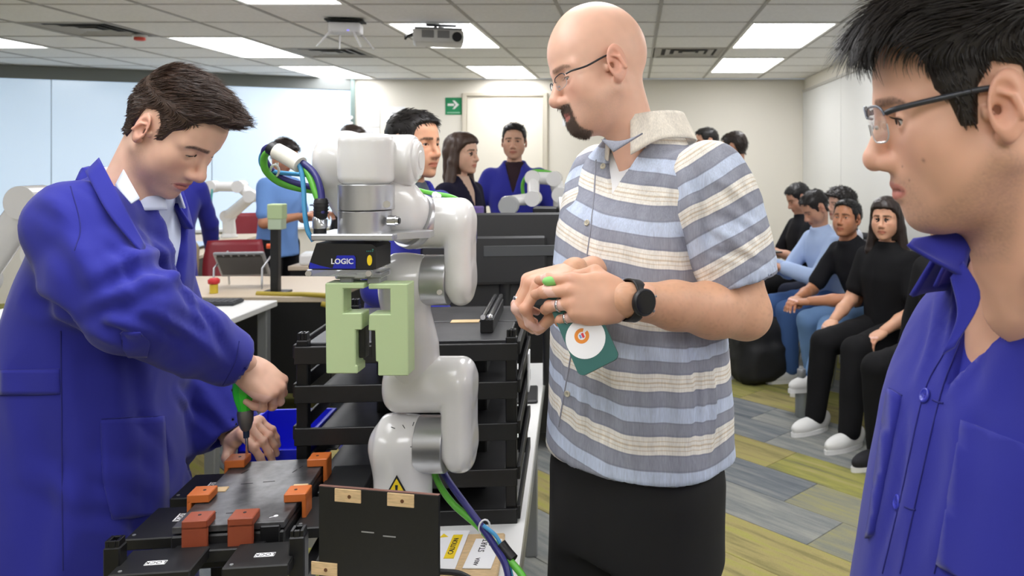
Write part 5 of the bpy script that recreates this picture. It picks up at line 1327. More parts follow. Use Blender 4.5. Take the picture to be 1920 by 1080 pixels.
# ---- man at the right in a blue coat, close to the camera -------------------------------------------
rm = thing('person', 'man in glasses and blue lab coat close at the right picture edge', 'person', (.44, .93, 0), 0)
RMF = face_frame((.3555, .8435, 1.5532), 2.958, .215, -.057, .998)
nbR = V(.425, .885, 1.385)
ro = dict(HEAD, gap=.0048, eyez=-.001, neck=tuple(RMF.l(nbR-V(0,0,.03))), neckr=.059, fat=.004, nose=1.04, jaw=1.02, lips=.95, chin=-.004, earsc=1.1)
skinR = (226,176,150)
def colR(v):
    C = skin_cols(v, skinR, ro, beard=.34, stub=(120,96,86), brow=(52,40,36), browt=.8, blush=.12, red=(214,120,104), lipc=(190,112,104), beardpoly=[(.0,-.02),(.014,-.045),(.045,-.075),(.068,-.084),(.08,-.05),(.14,-.052),(.14,-.16),(.0,-.16),(-.03,-.06)])
    for c, r in ((V(.060,.052,-.034), .0022), (V(.086,.03,-.040), .0012), (V(.080,.034,-.056), .0012)):
        q_ = np.linalg.norm(v-c, axis=1); k = np.argmin(q_); w_ = np.exp(-(np.linalg.norm(v-v[k], axis=1)/r)**2)[:,None]; C = C*(1-.6*w_)+.6*np.array(lin((120,76,60)))*w_
    return lid_cols(C, v, ro)
build_body(rm, [head_mesh(ro, RMF, .0022, colR), arm_mesh([V(.44,.91,1.28), V(.435,.90,1.36)], [.06,.058], .006, skinR)])
for s in (1,-1): eye_mb(ro, s, RMF, (.97,0,-.2)).build('eye', [m_eyeW, mat('eye_hazel', (84,60,44), .2), m_eyeP], rm, world=True)
mb = MB(); rs = np.random.RandomState(2)
for s in (1,-1):
    for k in range(16):
        t = -1+2*k/15; b = V(.0675,.032*s,.005)+V(.0150*math.sqrt(max(0, 1-(t*.8)**2))*.93, .0118*t, .0046*math.sqrt(1-t*t*.9))
        mb.tube(RMF.w(np.array([b, b+V(.004,.0006*t,.0005), b+V(.0065,.001*t,.003)])), [.0004,.0003,.0001], 4, False)
mb.build('eyelashes', m_hair2, rm, world=True)['kind'] = 'stuff'
lash_mb(ro, RMF, .0007).build('lash_line', m_hair2, rm, world=True)
glasses(RMF, rm, mat('gunmetal2', (110,114,124), .3, .8), mat('temple_grey', (58,60,66), .35, .3), w=.027, hgt=.0195, half=True, x=.106, zc=.007, armw=.0031, th=.0014)
hpolyR = [(.080,.098),(.062,.088),(.050,.064),(.046,.030),(.036,.016),(.030,-.012),(.012,-.014),(.006,.024),(-.010,.044),(-.034,.034),(-.042,-.02),(-.050,-.06),(-.11,-.065),(-.17,-.03),(-.17,.22),(.22,.22),(.22,.12),(.13,.10)]
def thR(p):
    top = np.clip((p[:,2]-.050)/.05, 0, 1); fr = np.clip((p[:,0]-.02)/.08, 0, 1); return .005+.018*top+.004*top*fr
def dirR(p, n):
    top = np.clip((p[:,2]-.045)/.04, 0, 1)[:,None]; fr = np.clip((p[:,0]-.05)/.05, 0, 1)[:,None]; z0 = 0*p[:,0]
    a = np.stack([.9+z0, .25+z0, -.05+z0], 1); f2 = np.stack([.22+z0, .1+z0, -1.0+z0], 1); b = np.stack([-.35+z0, z0, -.9+z0], 1)
    d = (a*(1-fr)+f2*fr)*top+b*(1-top); d = d-n*(d*n).sum(1, keepdims=True)*.6; return d/(np.linalg.norm(d, axis=1, keepdims=True)+1e-9)
hair_obj(RMF, ro, hpolyR, thR, .0035, mat('hair_black_brown', (34,28,26), .4, var=(60,.3)), rm, dirR, 7500, lambda p: .008+.030*np.clip((p[:,2]-.045)/.05, 0, 1)+.012*np.clip((p[:,0]-.04)/.04, 0, 1), .0009, 5, .30, .26, .10)
TR_ = coords((.47, .935, .86), 3.40)
secR = [(-.75,.29,.25,.02),(-.35,.262,.215,.02),(0,.238,.178,.02),(.22,.222,.152,.015),(.36,.215,.128,.005),(.45,.185,.095,-.01),(.505,.10,.078,-.01),(.545,.075,.068,.0)]
SRn = V(.52,.77,1.29); SRf = V(.465,1.07,1.27)
def coatR(p):
    q_ = TR_.l(p); d = d_stack(q_, secR, 2.3)
    d = smin(d, d_chain(p, [SRn+V(-.02,.05,.0), SRn, V(.585,.75,1.02), V(.53,.68,.80)], [.078,.080,.074,.066], .02), .04)
    d = smin(d, d_chain(p, [SRf+V(.02,-.05,.0), SRf, V(.46,1.14,1.02), V(.42,1.12,.80)], [.066,.066,.066,.060], .02), .04)
    return smax(d, -cutV(q_, .385, .42, .0, .004), .005)
flR = []
def fr_(a, b, am, wd, Y=.80): flR.append(([a, ((a[0]+b[0])/2+(b[1]-a[1])*.05, (a[1]+b[1])/2), b], am, wd*Y/F_PX*.7))
for a, b, am, wd in (((1760,540),(1720,720),.004,24),((1800,700),(1740,1080),.004,40),((1850,560),(1800,760),-.003,30),((1700,760),(1640,1060),-.003,24),((1780,500),(1760,640),-.003,16),((1900,600),(1850,760),.004,40)): fr_(a, b, am, wd)
coatr, rv, rf = garment('lab_coat', coatR, (.10,.58,.05), (.78,1.32,1.46), .0075, m_coat, rm, [(.0024,6.,(1,1,.5),13.),(.0008,20.,(1,1,.6),19.)], flR)
bvR = bvh_of(rv, rf)
m_polo = mat('royal_polo', (34,38,150), .8, bump=(500,.2,.001))
garment('polo_shirt', lambda p: smax(d_stack(TR_.l(p), [(z, a-.014, b-.012, x) for z, a, b, x in secR if z > .15], 2.2), -cutV(TR_.l(p), .475, .5, .0, .002), .004), (.2,.65,1.05), (.70,1.22,1.44), .007, m_polo, rm)
axR = V(-.14,-.05,.98)
ring_sheet(nbR+V(0,0,-.012), axR, V(-.88,-.46,0), .072, .108, .036, -.030, .95, 2*PI-.95, .005).build('coat_collar', m_coat, rm, world=True)
ring_sheet(nbR+V(0,0,-.016), axR, V(-.88,-.46,0), .066, .082, .026, -.012, .75, 2*PI-.75, .004).build('polo_collar', m_polo, rm, world=True)
sheet(px_rows([[(1712,450,.835),(1760,440,.85),(1838,428,.862)],[(1703,457,.822),(1752,478,.835),(1818,470,.85)],[(1704,462,.82),(1768,498,.822),(1806,520,.83)]]), .004).build('collar_wing', m_coat, rm, world=True)
sheet(px_rows([[(1806,490,.835),(1838,560,.815),(1790,650,.80)],[(1782,520,.83),(1795,590,.812),(1768,664,.803)]]), .003).build('lapel', m_coat, rm, world=True)
for poly in ([(1668,728),(1692,742),(1640,1000),(1628,1010)], [(1806,788),(1990,860),(1960,1160),(1760,1060)]):
    MB().bm(patch(bvR, poly, .004, n=18), smooth=True).build('coat_pocket', m_coat, rm, world=True)
for pix in ([(1806,790),(1860,812),(1918,835)], [(1806,790),(1780,960),(1752,1075)], [(1668,728),(1650,850),(1626,1000)], [(1668,728),(1692,742)], [(1772,660),(1732,740),(1690,930),(1655,1075)], [(1800,640),(1764,740),(1722,920),(1688,1075)]):
    strip(bvR, pix, .0018).build('seam', m_coatd, rm, world=True)
m_bb = mat('blue_button', (52,58,176), .3)
for x, y in ((1735,742),(1683,942)):
    h = pix_hit(bvR, x, y)
    if h is not None:
        button('button', h[0]+h[1]*.0006, h[1], .0088, m_bb, rm, m_coatd)
        strip(bvR, [(x+14,y+8),(x+24,y+12),(x+34,y+14)], .002).build('button_stitch', m_coatd, rm, world=True)
garment('trousers', lambda p: np.minimum(d_chain(p, [V(.46,.84,.85), V(.47,.84,.45), V(.47,.85,.06)], [.10,.085,.075]), d_chain(p, [V(.42,1.03,.85), V(.42,1.03,.45), V(.42,1.04,.06)], [.10,.085,.075])), (.3,.7,.03), (.62,1.18,.97), .014, MATS['dark_trousers'], rm)
shoe((.47,.85,0), 3.6, m_black, rm); shoe((.42,1.04,0), 3.6, m_black, rm)
# ---------------------------------------------------------------- ceiling fittings and wall signs
m_dark = mat('dark_slot', (30,30,32), .8)
def vent(i, j, lb):
    x, y = X0+(i+.5)*TP, Y0+(j+.5)*TP
    t = thing('ceiling_vent', lb, 'vent', (x, y, ZC), 0, 'ceiling air vents')
    MB().box((0,0,.03), (TP-.02,TP-.02,.02)).build('plenum', m_dark, t)
    for k, w_ in enumerate((.30,.22,.14)):
        z = -.002-.010*(2-k)*.0; mb = MB(); W_ = w_
        for a in range(4):
            A = rotz(a*PI/2); vs = [A@V(-W_,-W_,.004), A@V(W_,-W_,.004), A@V(W_-.045,-W_+.045,.016), A@V(-W_+.045,-W_+.045,.016)]
            mb.add(vs+[v+V(0,0,.002) for v in vs], [(0,1,2,3),(7,6,5,4),(0,4,5,1),(2,6,7,3)])
        mb.build('louvre', m_grid, t)
    MB().box((0,0,.006), (.12,.12,.006), .002).build('centre_plate', m_grid, t)
    mb = MB(); 
    for s in (-1,1): mb.box((s*(TP/2-.02),0,.004),(.035,TP-.01,.008)); mb.box((0,s*(TP/2-.02),.004),(TP-.08,.035,.008))
    mb.build('frame', m_grid, t)
vent(-8, 0, 'dark square ceiling vent on the left near the picture edge'); vent(-6, 2, 'dark square ceiling vent below the white ceiling router'); vent(-1, 2, 'dark square ceiling vent beside the right hand lights')
# projector
pj = P(822,72,5.9); t = thing('projector', 'white projector hanging from the ceiling on a short pole', 'projector', (pj[0], pj[1], ZC), .25)
pz = pj[2]-ZC
MB().box((0,0,pz), (.36,.27,.10), .02, seg=2).build('body', mat('projector_white', (206,206,204), .5), t)
MB().box((0,0,pz+.055), (.34,.25,.015), .005).build('top_cover', m_grey, t)
for x in (-.075, .035): MB().box((x,-.137,pz+.012), (.085,.006,.055), .002).build('grille', mat('grille_grey', (120,120,122), .6), t)
MB().cyl((.13,-.132,pz-.005),(.13,-.15,pz-.005),.035,n=18).build('lens', m_dark, t)
MB().cyl((.02,0,pz+.05),(.02,0,0),.022,n=14).build('pole', m_alu, t)
MB().box((.02,0,-.008),(.22,.06,.014),.003).build('mount_plate', m_dark, t)
MB().tube(spline([(-.02,.02,-.01),(-.03,.02,pz*.5),(-.10,.05,pz+.06),(-.18,.0,pz+.055)]), .012, 8).build('cable', m_black, t)
for k in range(3): MB().tube(spline([(-.17,-.03+.03*k,pz+.03),(-.21,-.03+.03*k,pz+.01),(-.235,-.05+.03*k,pz+.015*k-.02)]), .009, 6).build('plug', m_black, t)
# ceiling router
rp = P(648,40,5.7); t = thing('ceiling_router', 'white wireless router under the ceiling with four angled antennas', 'router', (rp[0], rp[1], ZC), .15)
MB().box((0,0,-.012),(.26,.16,.012),.003).build('bracket', m_dark, t)
MB().box((0,0,-.065),(.22,.14,.075),.012,seg=2).build('body', mat('router_white', (214,214,216), .5), t)
for x, y, dx in ((-.08,-.06,-.10),(.06,-.06,.06),(-.05,.06,.0),(.09,.05,.10)): MB().tube([(x,y,-.09),(x+dx*.2,y-.01,-.11),(x+dx,y-.02,-.205)], [.007,.008,.006], 8).build('antenna', MATS['router_white'], t)
MB().box((.03,-.071,-.085),(.012,.003,.006)).build('status_light', mat('led_blue', (120,110,240), .4, emit=((110,100,255), 2.)), t)
dp = P(262,92,6.4); t = thing('smoke_detector', 'small ceiling detector with a red base beside the left vent', 'detector', (dp[0], dp[1], ZC), 0)
MB().lathe([(.055,-.002),(.055,-.012),(.04,-.02)][::-1], (0,0,0), 18).build('base', MATS['router_white'], t)
MB().lathe([(.03,-.045),(.042,-.040),(.042,-.02)], (0,0,0), 18).build('red_cap', mat('detector_red', (226,84,70), .5), t)
# signs on the back wall
def wall_paper(px0, py0, px1, py1, name, label, m=m_paper, lines=5):
    a, b = P(px0, py1, YB-.004), P(px1, py0, YB-.004); c = (a+b)/2; w_, h_ = b[0]-a[0], b[2]-a[2]
    t = thing(name, label, 'sign', (c[0], YB-.003, c[2]), 0)
    MB().box((0,-.002,0), (w_, .003, h_), .001).build('sheet', m, t); return t, w_, h_
t, w_, h_ = wall_paper(835,183,866,215,'exit_sign','green exit sign with a white arrow pointing right','x')if False else wall_paper(835,183,866,215,'exit_sign','green escape route sign with a white arrow pointing right', mat('sign_green', (30,140,90), .5))
mb = MB(); A = (np.stack([V(1,0,0), V(0,0,1), V(0,-1,0)], 1), V(0,-.0035,h_*.08)); k = w_/2
mb.prism([(-.72*k,-.14*k),(.05*k,-.14*k),(.05*k,.14*k),(-.72*k,.14*k)], 0, .002, M=A); mb.prism([(-.12*k,.52*k),(.12*k,.52*k),(.66*k,0),(.12*k,-.52*k),(-.12*k,-.52*k),(.24*k,0)], 0, .0022, M=A)
mb.build('arrow', m_white, t); mb = MB(); mb.box((0,-.0045,-h_*.38), (w_*.8,.001,h_*.06)); mb.build('caption', mat('sign_pale', (150,200,170), .6), t)
def lines(t, w_, h_, n=4):
    mb = MB()
    for k in range(n): mb.box((0,-.0042,h_*.2-k*h_*.11), (w_*(.5 if k % 2 else .4),.0006,h_*.03))
    mb.build('print_lines', MATS['print_grey'], t)['kind'] = 'stuff'
for a in ((672,203,712,238,'white printed sheet on the back wall, left of two near the glass'),(724,200,760,240,'white printed sheet on the back wall above the man behind the robot'),(673,240,712,262,'lower white sheet on the back wall near the glass end'),(1055,205,1076,236,'small white sheet on the back wall beside the bald man')):
    t, w_, h_ = wall_paper(*a[:4], 'wall_notice', a[4]); lines(t, w_, h_)
t, w_, h_ = wall_paper(928,248,958,278,'no_phone_sign','white prohibition sign with a red ring behind the man in blue')
mb = MB(); A = (np.stack([V(1,0,0), V(0,0,1), V(0,-1,0)], 1), V(0,-.0035,0)); mb.lathe([(.062,0),(.062,.001),(.048,.001),(.048,0)], V(0,-.0035,0), 28, Rm=A[0]); mb.box((0,-.0042,0),(.012,.001,.10),Rm=roty(.8)); mb.build('red_ring', MATS['print_red'], t)
MB().box((0,-.004,-h_*.62),(w_*.9,.003,h_*.2)).build('caption_bar', m_ink, t)

# ---------------------------------------------------------------- desks and machines in the middle of the room
m_beige = mat('beige_laminate', (206,190,168), .45)
m_red = mat('red_chair_plastic', (142,40,52), .4)
def desk(label, c, rz, w_, d_, top_m, z=.75, skirt=True, leg_m=None, name='desk', hgt=.5):
    t = thing(name, label, 'desk', (c[0], c[1], 0), rz)
    MB().box((0,0,z-.016), (w_, d_, .032), .004).build('desk_top', top_m, t)
    for x in (-1,1):
        for y in (-1,1): MB().box((x*(w_/2-.05), y*(d_/2-.05), (z-.03)/2), (.05,.05,z-.03), .004).build('leg', leg_m or m_black, t)
    if skirt:
        for s in (-1,1): MB().box((0, s*(d_/2-.02), z-.035-hgt/2), (w_-.02,.012,hgt), .002).build('skirt', m_black, t); MB().box((s*(w_/2-.012), 0, z-.035-hgt/2), (.012,d_-.06,hgt), .002).build('skirt', m_black, t)
    return t
desk('white table with grey legs beside the leaning man', (-2.55, 3.97), 0, 1.28, .62, m_whtop, skirt=False, leg_m=m_grey)
t = thing('keyboard', 'dark grey computer keyboard on the white table', 'keyboard', P(408,558,4.36)*V(1,0,0)+V(0,4.16,.751), .05)
MB().box((0,0,.008), (.42,.13,.016), .004).build('base', mat('keyboard_dark', (48,50,54), .6), t)
mb = MB()
for r_ in range(4):
    for k in range(13): mb.box((-.185+k*.031, -.045+r_*.03, .0175), (.026,.025,.005))
mb.build('keys', mat('keyboard_key', (62,64,68), .6), t)['kind'] = 'stuff'
desk('beige topped robot desk carrying the tilted panel and the black post', (-2.42, 4.78), 0, 1.5, .78, m_beige)
desk('black skirted desk under the far white robot by the glass wall', (-3.98, 6.9), .2, .85, 2.4, m_beige)
desk('black desk with clutter behind the cable loop', (-1.85, 6.05), 0, 1.2, .8, m_beige)
# tilted teaching panel
m_pan = mat('panel_grey', (150,152,156), .4, .3)
pp = P(455,512,4.72); t = thing('teach_panel', 'tilted grey control panel on wire legs on the beige desk', 'control panel', (pp[0], 4.72, .751), 0)
Rt = rotz(.15)@rotx(.75)
MB().box((0,.0,.135), (.28,.02,.21), .006, Rm=Rt).build('body', m_pan, t)
MB().box(V(0,0,.135)+Rt@V(0,-.012,.0), (.25,.006,.16), .002, Rm=Rt).build('screen', mat('screen_grey', (70,72,76), .25), t)
mb = MB()
for k in range(6): mb.box(V(0,0,.135)+Rt@V(-.105+.042*k,-.013,.088), (.03,.004,.02), .001, Rm=Rt)
mb.build('button_row', m_black, t)
for x in (-.13,.15): MB().tube([(x,-.08,.0),(x,-.075,.12),(x,.08,.20),(x,.10,.0)], .006, 6).build('wire_leg', m_alu, t)
MB().cyl((.12,.05,.235),(.18,.06,.235),.015,n=10).build('clamp', mat('orange_clamp', (222,92,40), .5), t)
t = thing('emergency_button', 'red emergency stop button on the beige desk', 'button', P(401,536,4.5)*V(1,0,0)+V(0,4.5,.751), 0)
MB().cyl((0,0,0),(0,0,.05),.022,n=14).build('base', mat('estop_yellow', (216,190,60), .5), t)
MB().lathe([(.012,.05),(.03,.055),(.032,.075),(.02,.085)], (0,0,0), 18).build('cap', mat('estop_red', (206,44,50), .4), t)
t = thing('gripper_post', 'black post with a pale green gripper block on top', 'post', P(517,555,4.5)*V(1,0,0)+V(0,4.5,.751), 0)
MB().box((0,0,.006),(.14,.12,.012),.003).build('foot', m_black, t)
MB().box((0,0,.19),(.045,.045,.38),.004).build('column', m_black, t)
MB().box((.008,0,.46),(.085,.07,.085),.005).build('upper_block', m_green, t); MB().box((.008,0,.39),(.078,.066,.06),.004).build('lower_block', mat('pale_grey_green', (186,202,176), .6), t)
def monitor(label, c, rz, w_, h_, z, tilt=0., logo=None, back=True):
    t = thing('monitor', label, 'monitor', (c[0], c[1], c[2]), rz)
    Rm = rotx(tilt); z0 = z-c[2]
    MB().box((0,0,z0), (w_,.035,h_), .008, Rm=Rm).build('housing', m_black, t)
    MB().box(V(0,0,z0)+Rm@V(0,.02,0), (w_-.03,.004,h_-.03), .001, Rm=Rm).build('screen', mat('screen_black', (12,12,14), .2), t)
    MB().box(V(0,.0,z0)+Rm@V(0,-.03,0), (w_*.5,.03,h_*.5), .008, Rm=Rm).build('back_hump', m_black, t)
    MB().cyl((0,-.02,.0),(0,-.02,z0),.022,n=12).build('stand', m_black, t)
    MB().box((0,-.02,.006),(.22,.18,.012),.004).build('foot', m_black, t)
    if logo: MB().box(V(0,0,z0)+Rm@V(logo[0],-.020 if abs(logo[0]) > w_*.25 else -.046,logo[1]), (logo[2],.003,logo[3]), .001, Rm=Rm).build('grey_panel', mat('monitor_grey', (58,60,62), .4), t)
    return t
monitor('large black monitor seen from behind, between the robot and the bald man', (-.44, 2.72, BT), .12, .56, .32, 1.16, -.12, (.06,.03,.26,.035))
monitor('black monitor behind the green gripper block', (-2.0, 6.0, .751), .1, .5, .30, 1.12, 0.)
monitor('grey and black monitor beside the face of the leaning man', (-3.80, 6.45, .751), -.2, .44, .36, 1.2, 0.)
def chair(label, x, y, rz, m, group, zs=.45, back=.40, name='chair', legm=None):
    t = thing(name, label, 'chair', (x, y, 0), rz, group)
    A = lambda u, v, z: V(u, v, z)
    sheet([[A(-.20+.40*i/3, -.21+.42*j/3, zs+.012*math.cos((j-1.5)*1.2)-.01) for j in range(4)] for i in range(4)], .02, 3).build('seat', m, t)
    sheet([[A(-.20-.06*i/3-.03*math.cos((j-1.5)*1.1), (-.20+.40*j/3)*(1-.12*(i == 3)), zs+.08+back*i/3) for j in range(4)] for i in range(4)], .018, 3).build('backrest', m, t)
    for sx, sy in ((1,1),(1,-1),(-1,1),(-1,-1)): MB().tube([(sx*.16,sy*.17,zs-.01),(sx*.21,sy*.21,.0)], .011, 8).build('leg', legm or m_chrome, t)
    for sy in (1,-1): MB().tube([(-.16,sy*.17,zs-.01),(-.215,sy*.17,zs+.10),(-.24,sy*.16,zs+.25)], .010, 8).build('back_support', legm or m_chrome, t)
    return t
chair('dark red plastic chair behind the far white robot', -4.05, 8.35, -1.4, m_red, 'red chairs'); chair('red plastic chair back behind the tilted control panel', -2.78, 5.45, -1.3, m_red, 'red chairs')
def mini_robot(label, base, joints, rad=.048, h=.010, group='background robot arms'):
    t = thing('robot_arm', label, 'robot', base, 0, group); b = V(base)
    pts = [b+V(p_) for p_ in joints]
    MB().lathe([(.075,0),(.075,.02),(.06,.03),(.055,.10)], b, 24).build('base', m_rob, t, world=True)
    for i in range(len(pts)-1):
        a, c = pts[i], pts[i+1]; vs, fs = sdf_mesh(lambda p: d_cone(p, a, c, rad*(1.-.06*i), rad*(.92-.06*i)), np.minimum(a, c)-.07, np.maximum(a, c)+.07, h)
        mesh_mb(vs, fs).build('link', m_rob, t, world=True)
        if i: MB().tube([a-V(0,.055,0), a+V(0,.055,0)], [rad*.98]*2, 24).build('joint_cap', m_rob, t, world=True)
    return t
bz = V(-3.93, 7.76, .751)
g_ = lambda x, y, Yd=7.76: P(x, y, Yd)-bz
rt = mini_robot('white robot arm bending over the desk by the glass wall', tuple(bz), [(0,0,.05), g_(428,405), g_(472,368,7.6), g_(450,350,7.6), g_(398,350,7.6), g_(378,375,7.6)], .06)
bz2 = P(1062,561,4.3); bz2[2] = .751
g2 = lambda x, y, Yd=4.3: P(x, y, Yd)-bz2
desk('black equipment cabinet behind the large monitor', (-.55, 4.32), 0, .84, .42, m_board, z=1.13, hgt=1.0, name='equipment_cabinet')
bz3 = P(1052,430,4.42); bz3[2] = 1.131; g3 = lambda x, y, Yd=4.42: P(x, y, Yd)-bz3
mini_robot('white robot arm stretched out in front of the man in blue', tuple(bz3), [(0,0,.05), g3(1050,365), g3(1040,335), g3(1000,333), g3(1000,372,4.3), g3(948,378,4.25)], .042)
mini_robot('white robot arm joint at the left picture edge behind the blue coat', tuple(V(-2.35,2.85,.751)), [(0,0,.05), (0,0,.32), (.20,.0,.60), (.26,.0,.42), (.20,.0,.15)], .06)
desk('white topped desk at the left picture edge under the robot arm', (-2.55, 2.85), 0, .8, .7, m_whtop)
mini_robot('white robot arm seen between the cables and the wrist of the big robot', (-1.85,5.9,.751), [(0,0,.05),(0,0,.38),(-.10,.0,.46),(.25,.0,.44)], .055)
t = thing('parts_box', 'small blue box on the cluttered desk beside the big robot', 'box', (-2.1,5.8,.751), .1)
bin_parts(t, .2, .16, .13, m_blue)
t = thing('parts_box', 'second small blue box behind the robot wrist', 'box', (-1.82,5.75,.751), 0.); bin_parts(t, .16, .14, .18, m_blue)
t = thing('white_case', 'low white case lying on the cluttered desk', 'case', (-2.28,5.78,.751), .2); MB().box((0,0,.04),(.24,.18,.08),.015,seg=2).build('body', m_white, t); MB().box((0,0,.078),(.22,.16,.012),.005).build('lid', m_whtop, t)
cable('cord', 'yellow cable bundle drooping over the desk edge', [V(-2.1,4.45,.757),V(-1.95,4.42,.757),V(-1.8,4.40,.76),V(-1.66,4.38,.75),V(-1.62,4.36,.70),V(-1.7,4.34,.72)], .014, mat('cable_yellow', (170,150,50), .5))
cable('cord', 'teal hose hanging from the robot by the glass wall', [bz+g_(398,355,7.55),bz+g_(396,385,7.5),bz+g_(402,425,7.5),V(-3.9,7.5,.757)], .010, mat('cable_teal', (70,150,150), .5))
t = thing('document_tray', 'pale blue flat tray on the far robot desk', 'tray', (-3.9,6.75,.751), .2); MB().box((0,0,.03),(.5,.5,.012),.004).build('sheet', mat('tray_blue', (176,196,224), .5), t)
for x in (-.2,.2): MB().box((x,0,.012),(.04,.4,.024),.003).build('rail', m_black, t)
# gripper bits on the cabinet
t = thing('purple_gripper', 'purple printed gripper frame with white bars beside the bald man', 'gripper', P(1024,490,2.85), 0)
MB().box((0,0,.07),(.075,.05,.15),.006).build('frame', mat('purple_print', (112,92,160), .55), t)
for k in range(3): MB().box((-.008,-.027,.035+k*.04),(.045,.006,.016),.003).build('bar', m_white, t)
MB().box((0,0,.17),(.09,.06,.05),.006).build('wrist_block', m_black, t)
MB().cyl((.045,0,.19),(.16,.02,.19),.04,n=18).build('wrist_arm', m_rob, t)
MB().cyl((0,0,-.02),(0,0,0),.03,n=14).cyl((0,0,BT-P(0,490,2.85)[2]),(0,0,-.02),.012,n=10).build('stand', m_black, t)
MB().sph((-.045,-.02,.115),.006,8).build('status_light', mat('led_green', (40,230,140), .4, emit=((40,255,150), 4.)), t)
t = thing('purple_part', 'purple printed block lying on the equipment cabinet', 'part', (-.85,4.18,1.131), 0)
MB().box((0,0,.105),(.12,.05,.045),.006).build('block', MATS['purple_print'], t); MB().box((0,0,.04),(.09,.05,.08),.004).build('holder', m_black, t)
MB().sph((.02,-.03,.06),.008,8).build('status_light', MATS['led_green'], t)
t = thing('gripper_cup', 'clear grey gripper cup on a white stand on the cabinet', 'gripper', (-.66,4.2,1.131), 0)
MB().cyl((0,-.04,.13),(0,.04,.13),.05,n=20).build('drum', mat('cloudy_grey', (170,172,174), .4), t); MB().box((0,0,.045),(.09,.06,.07),.004).build('stand', m_white, t); MB().box((.04,0,.085),(.18,.05,.012),.003).build('arm', m_alu, t)
t = thing('red_pouch', 'dark red pouch lying on the equipment cabinet', 'pouch', (-.93,4.3,1.131), 0); MB().sph((0,0,.045),(.07,.05,.045),14).build('body', m_red, t); MB().box((0,-.045,.05),(.08,.004,.006)).build('zip', m_black, t)
cable('cord', 'green and blue cable arching over the robot in front of the man in blue', [bz3+g3(985,385),bz3+g3(980,345),bz3+g3(998,322),bz3+g3(1025,322),bz3+g3(1050,330)], .010, m_cg)
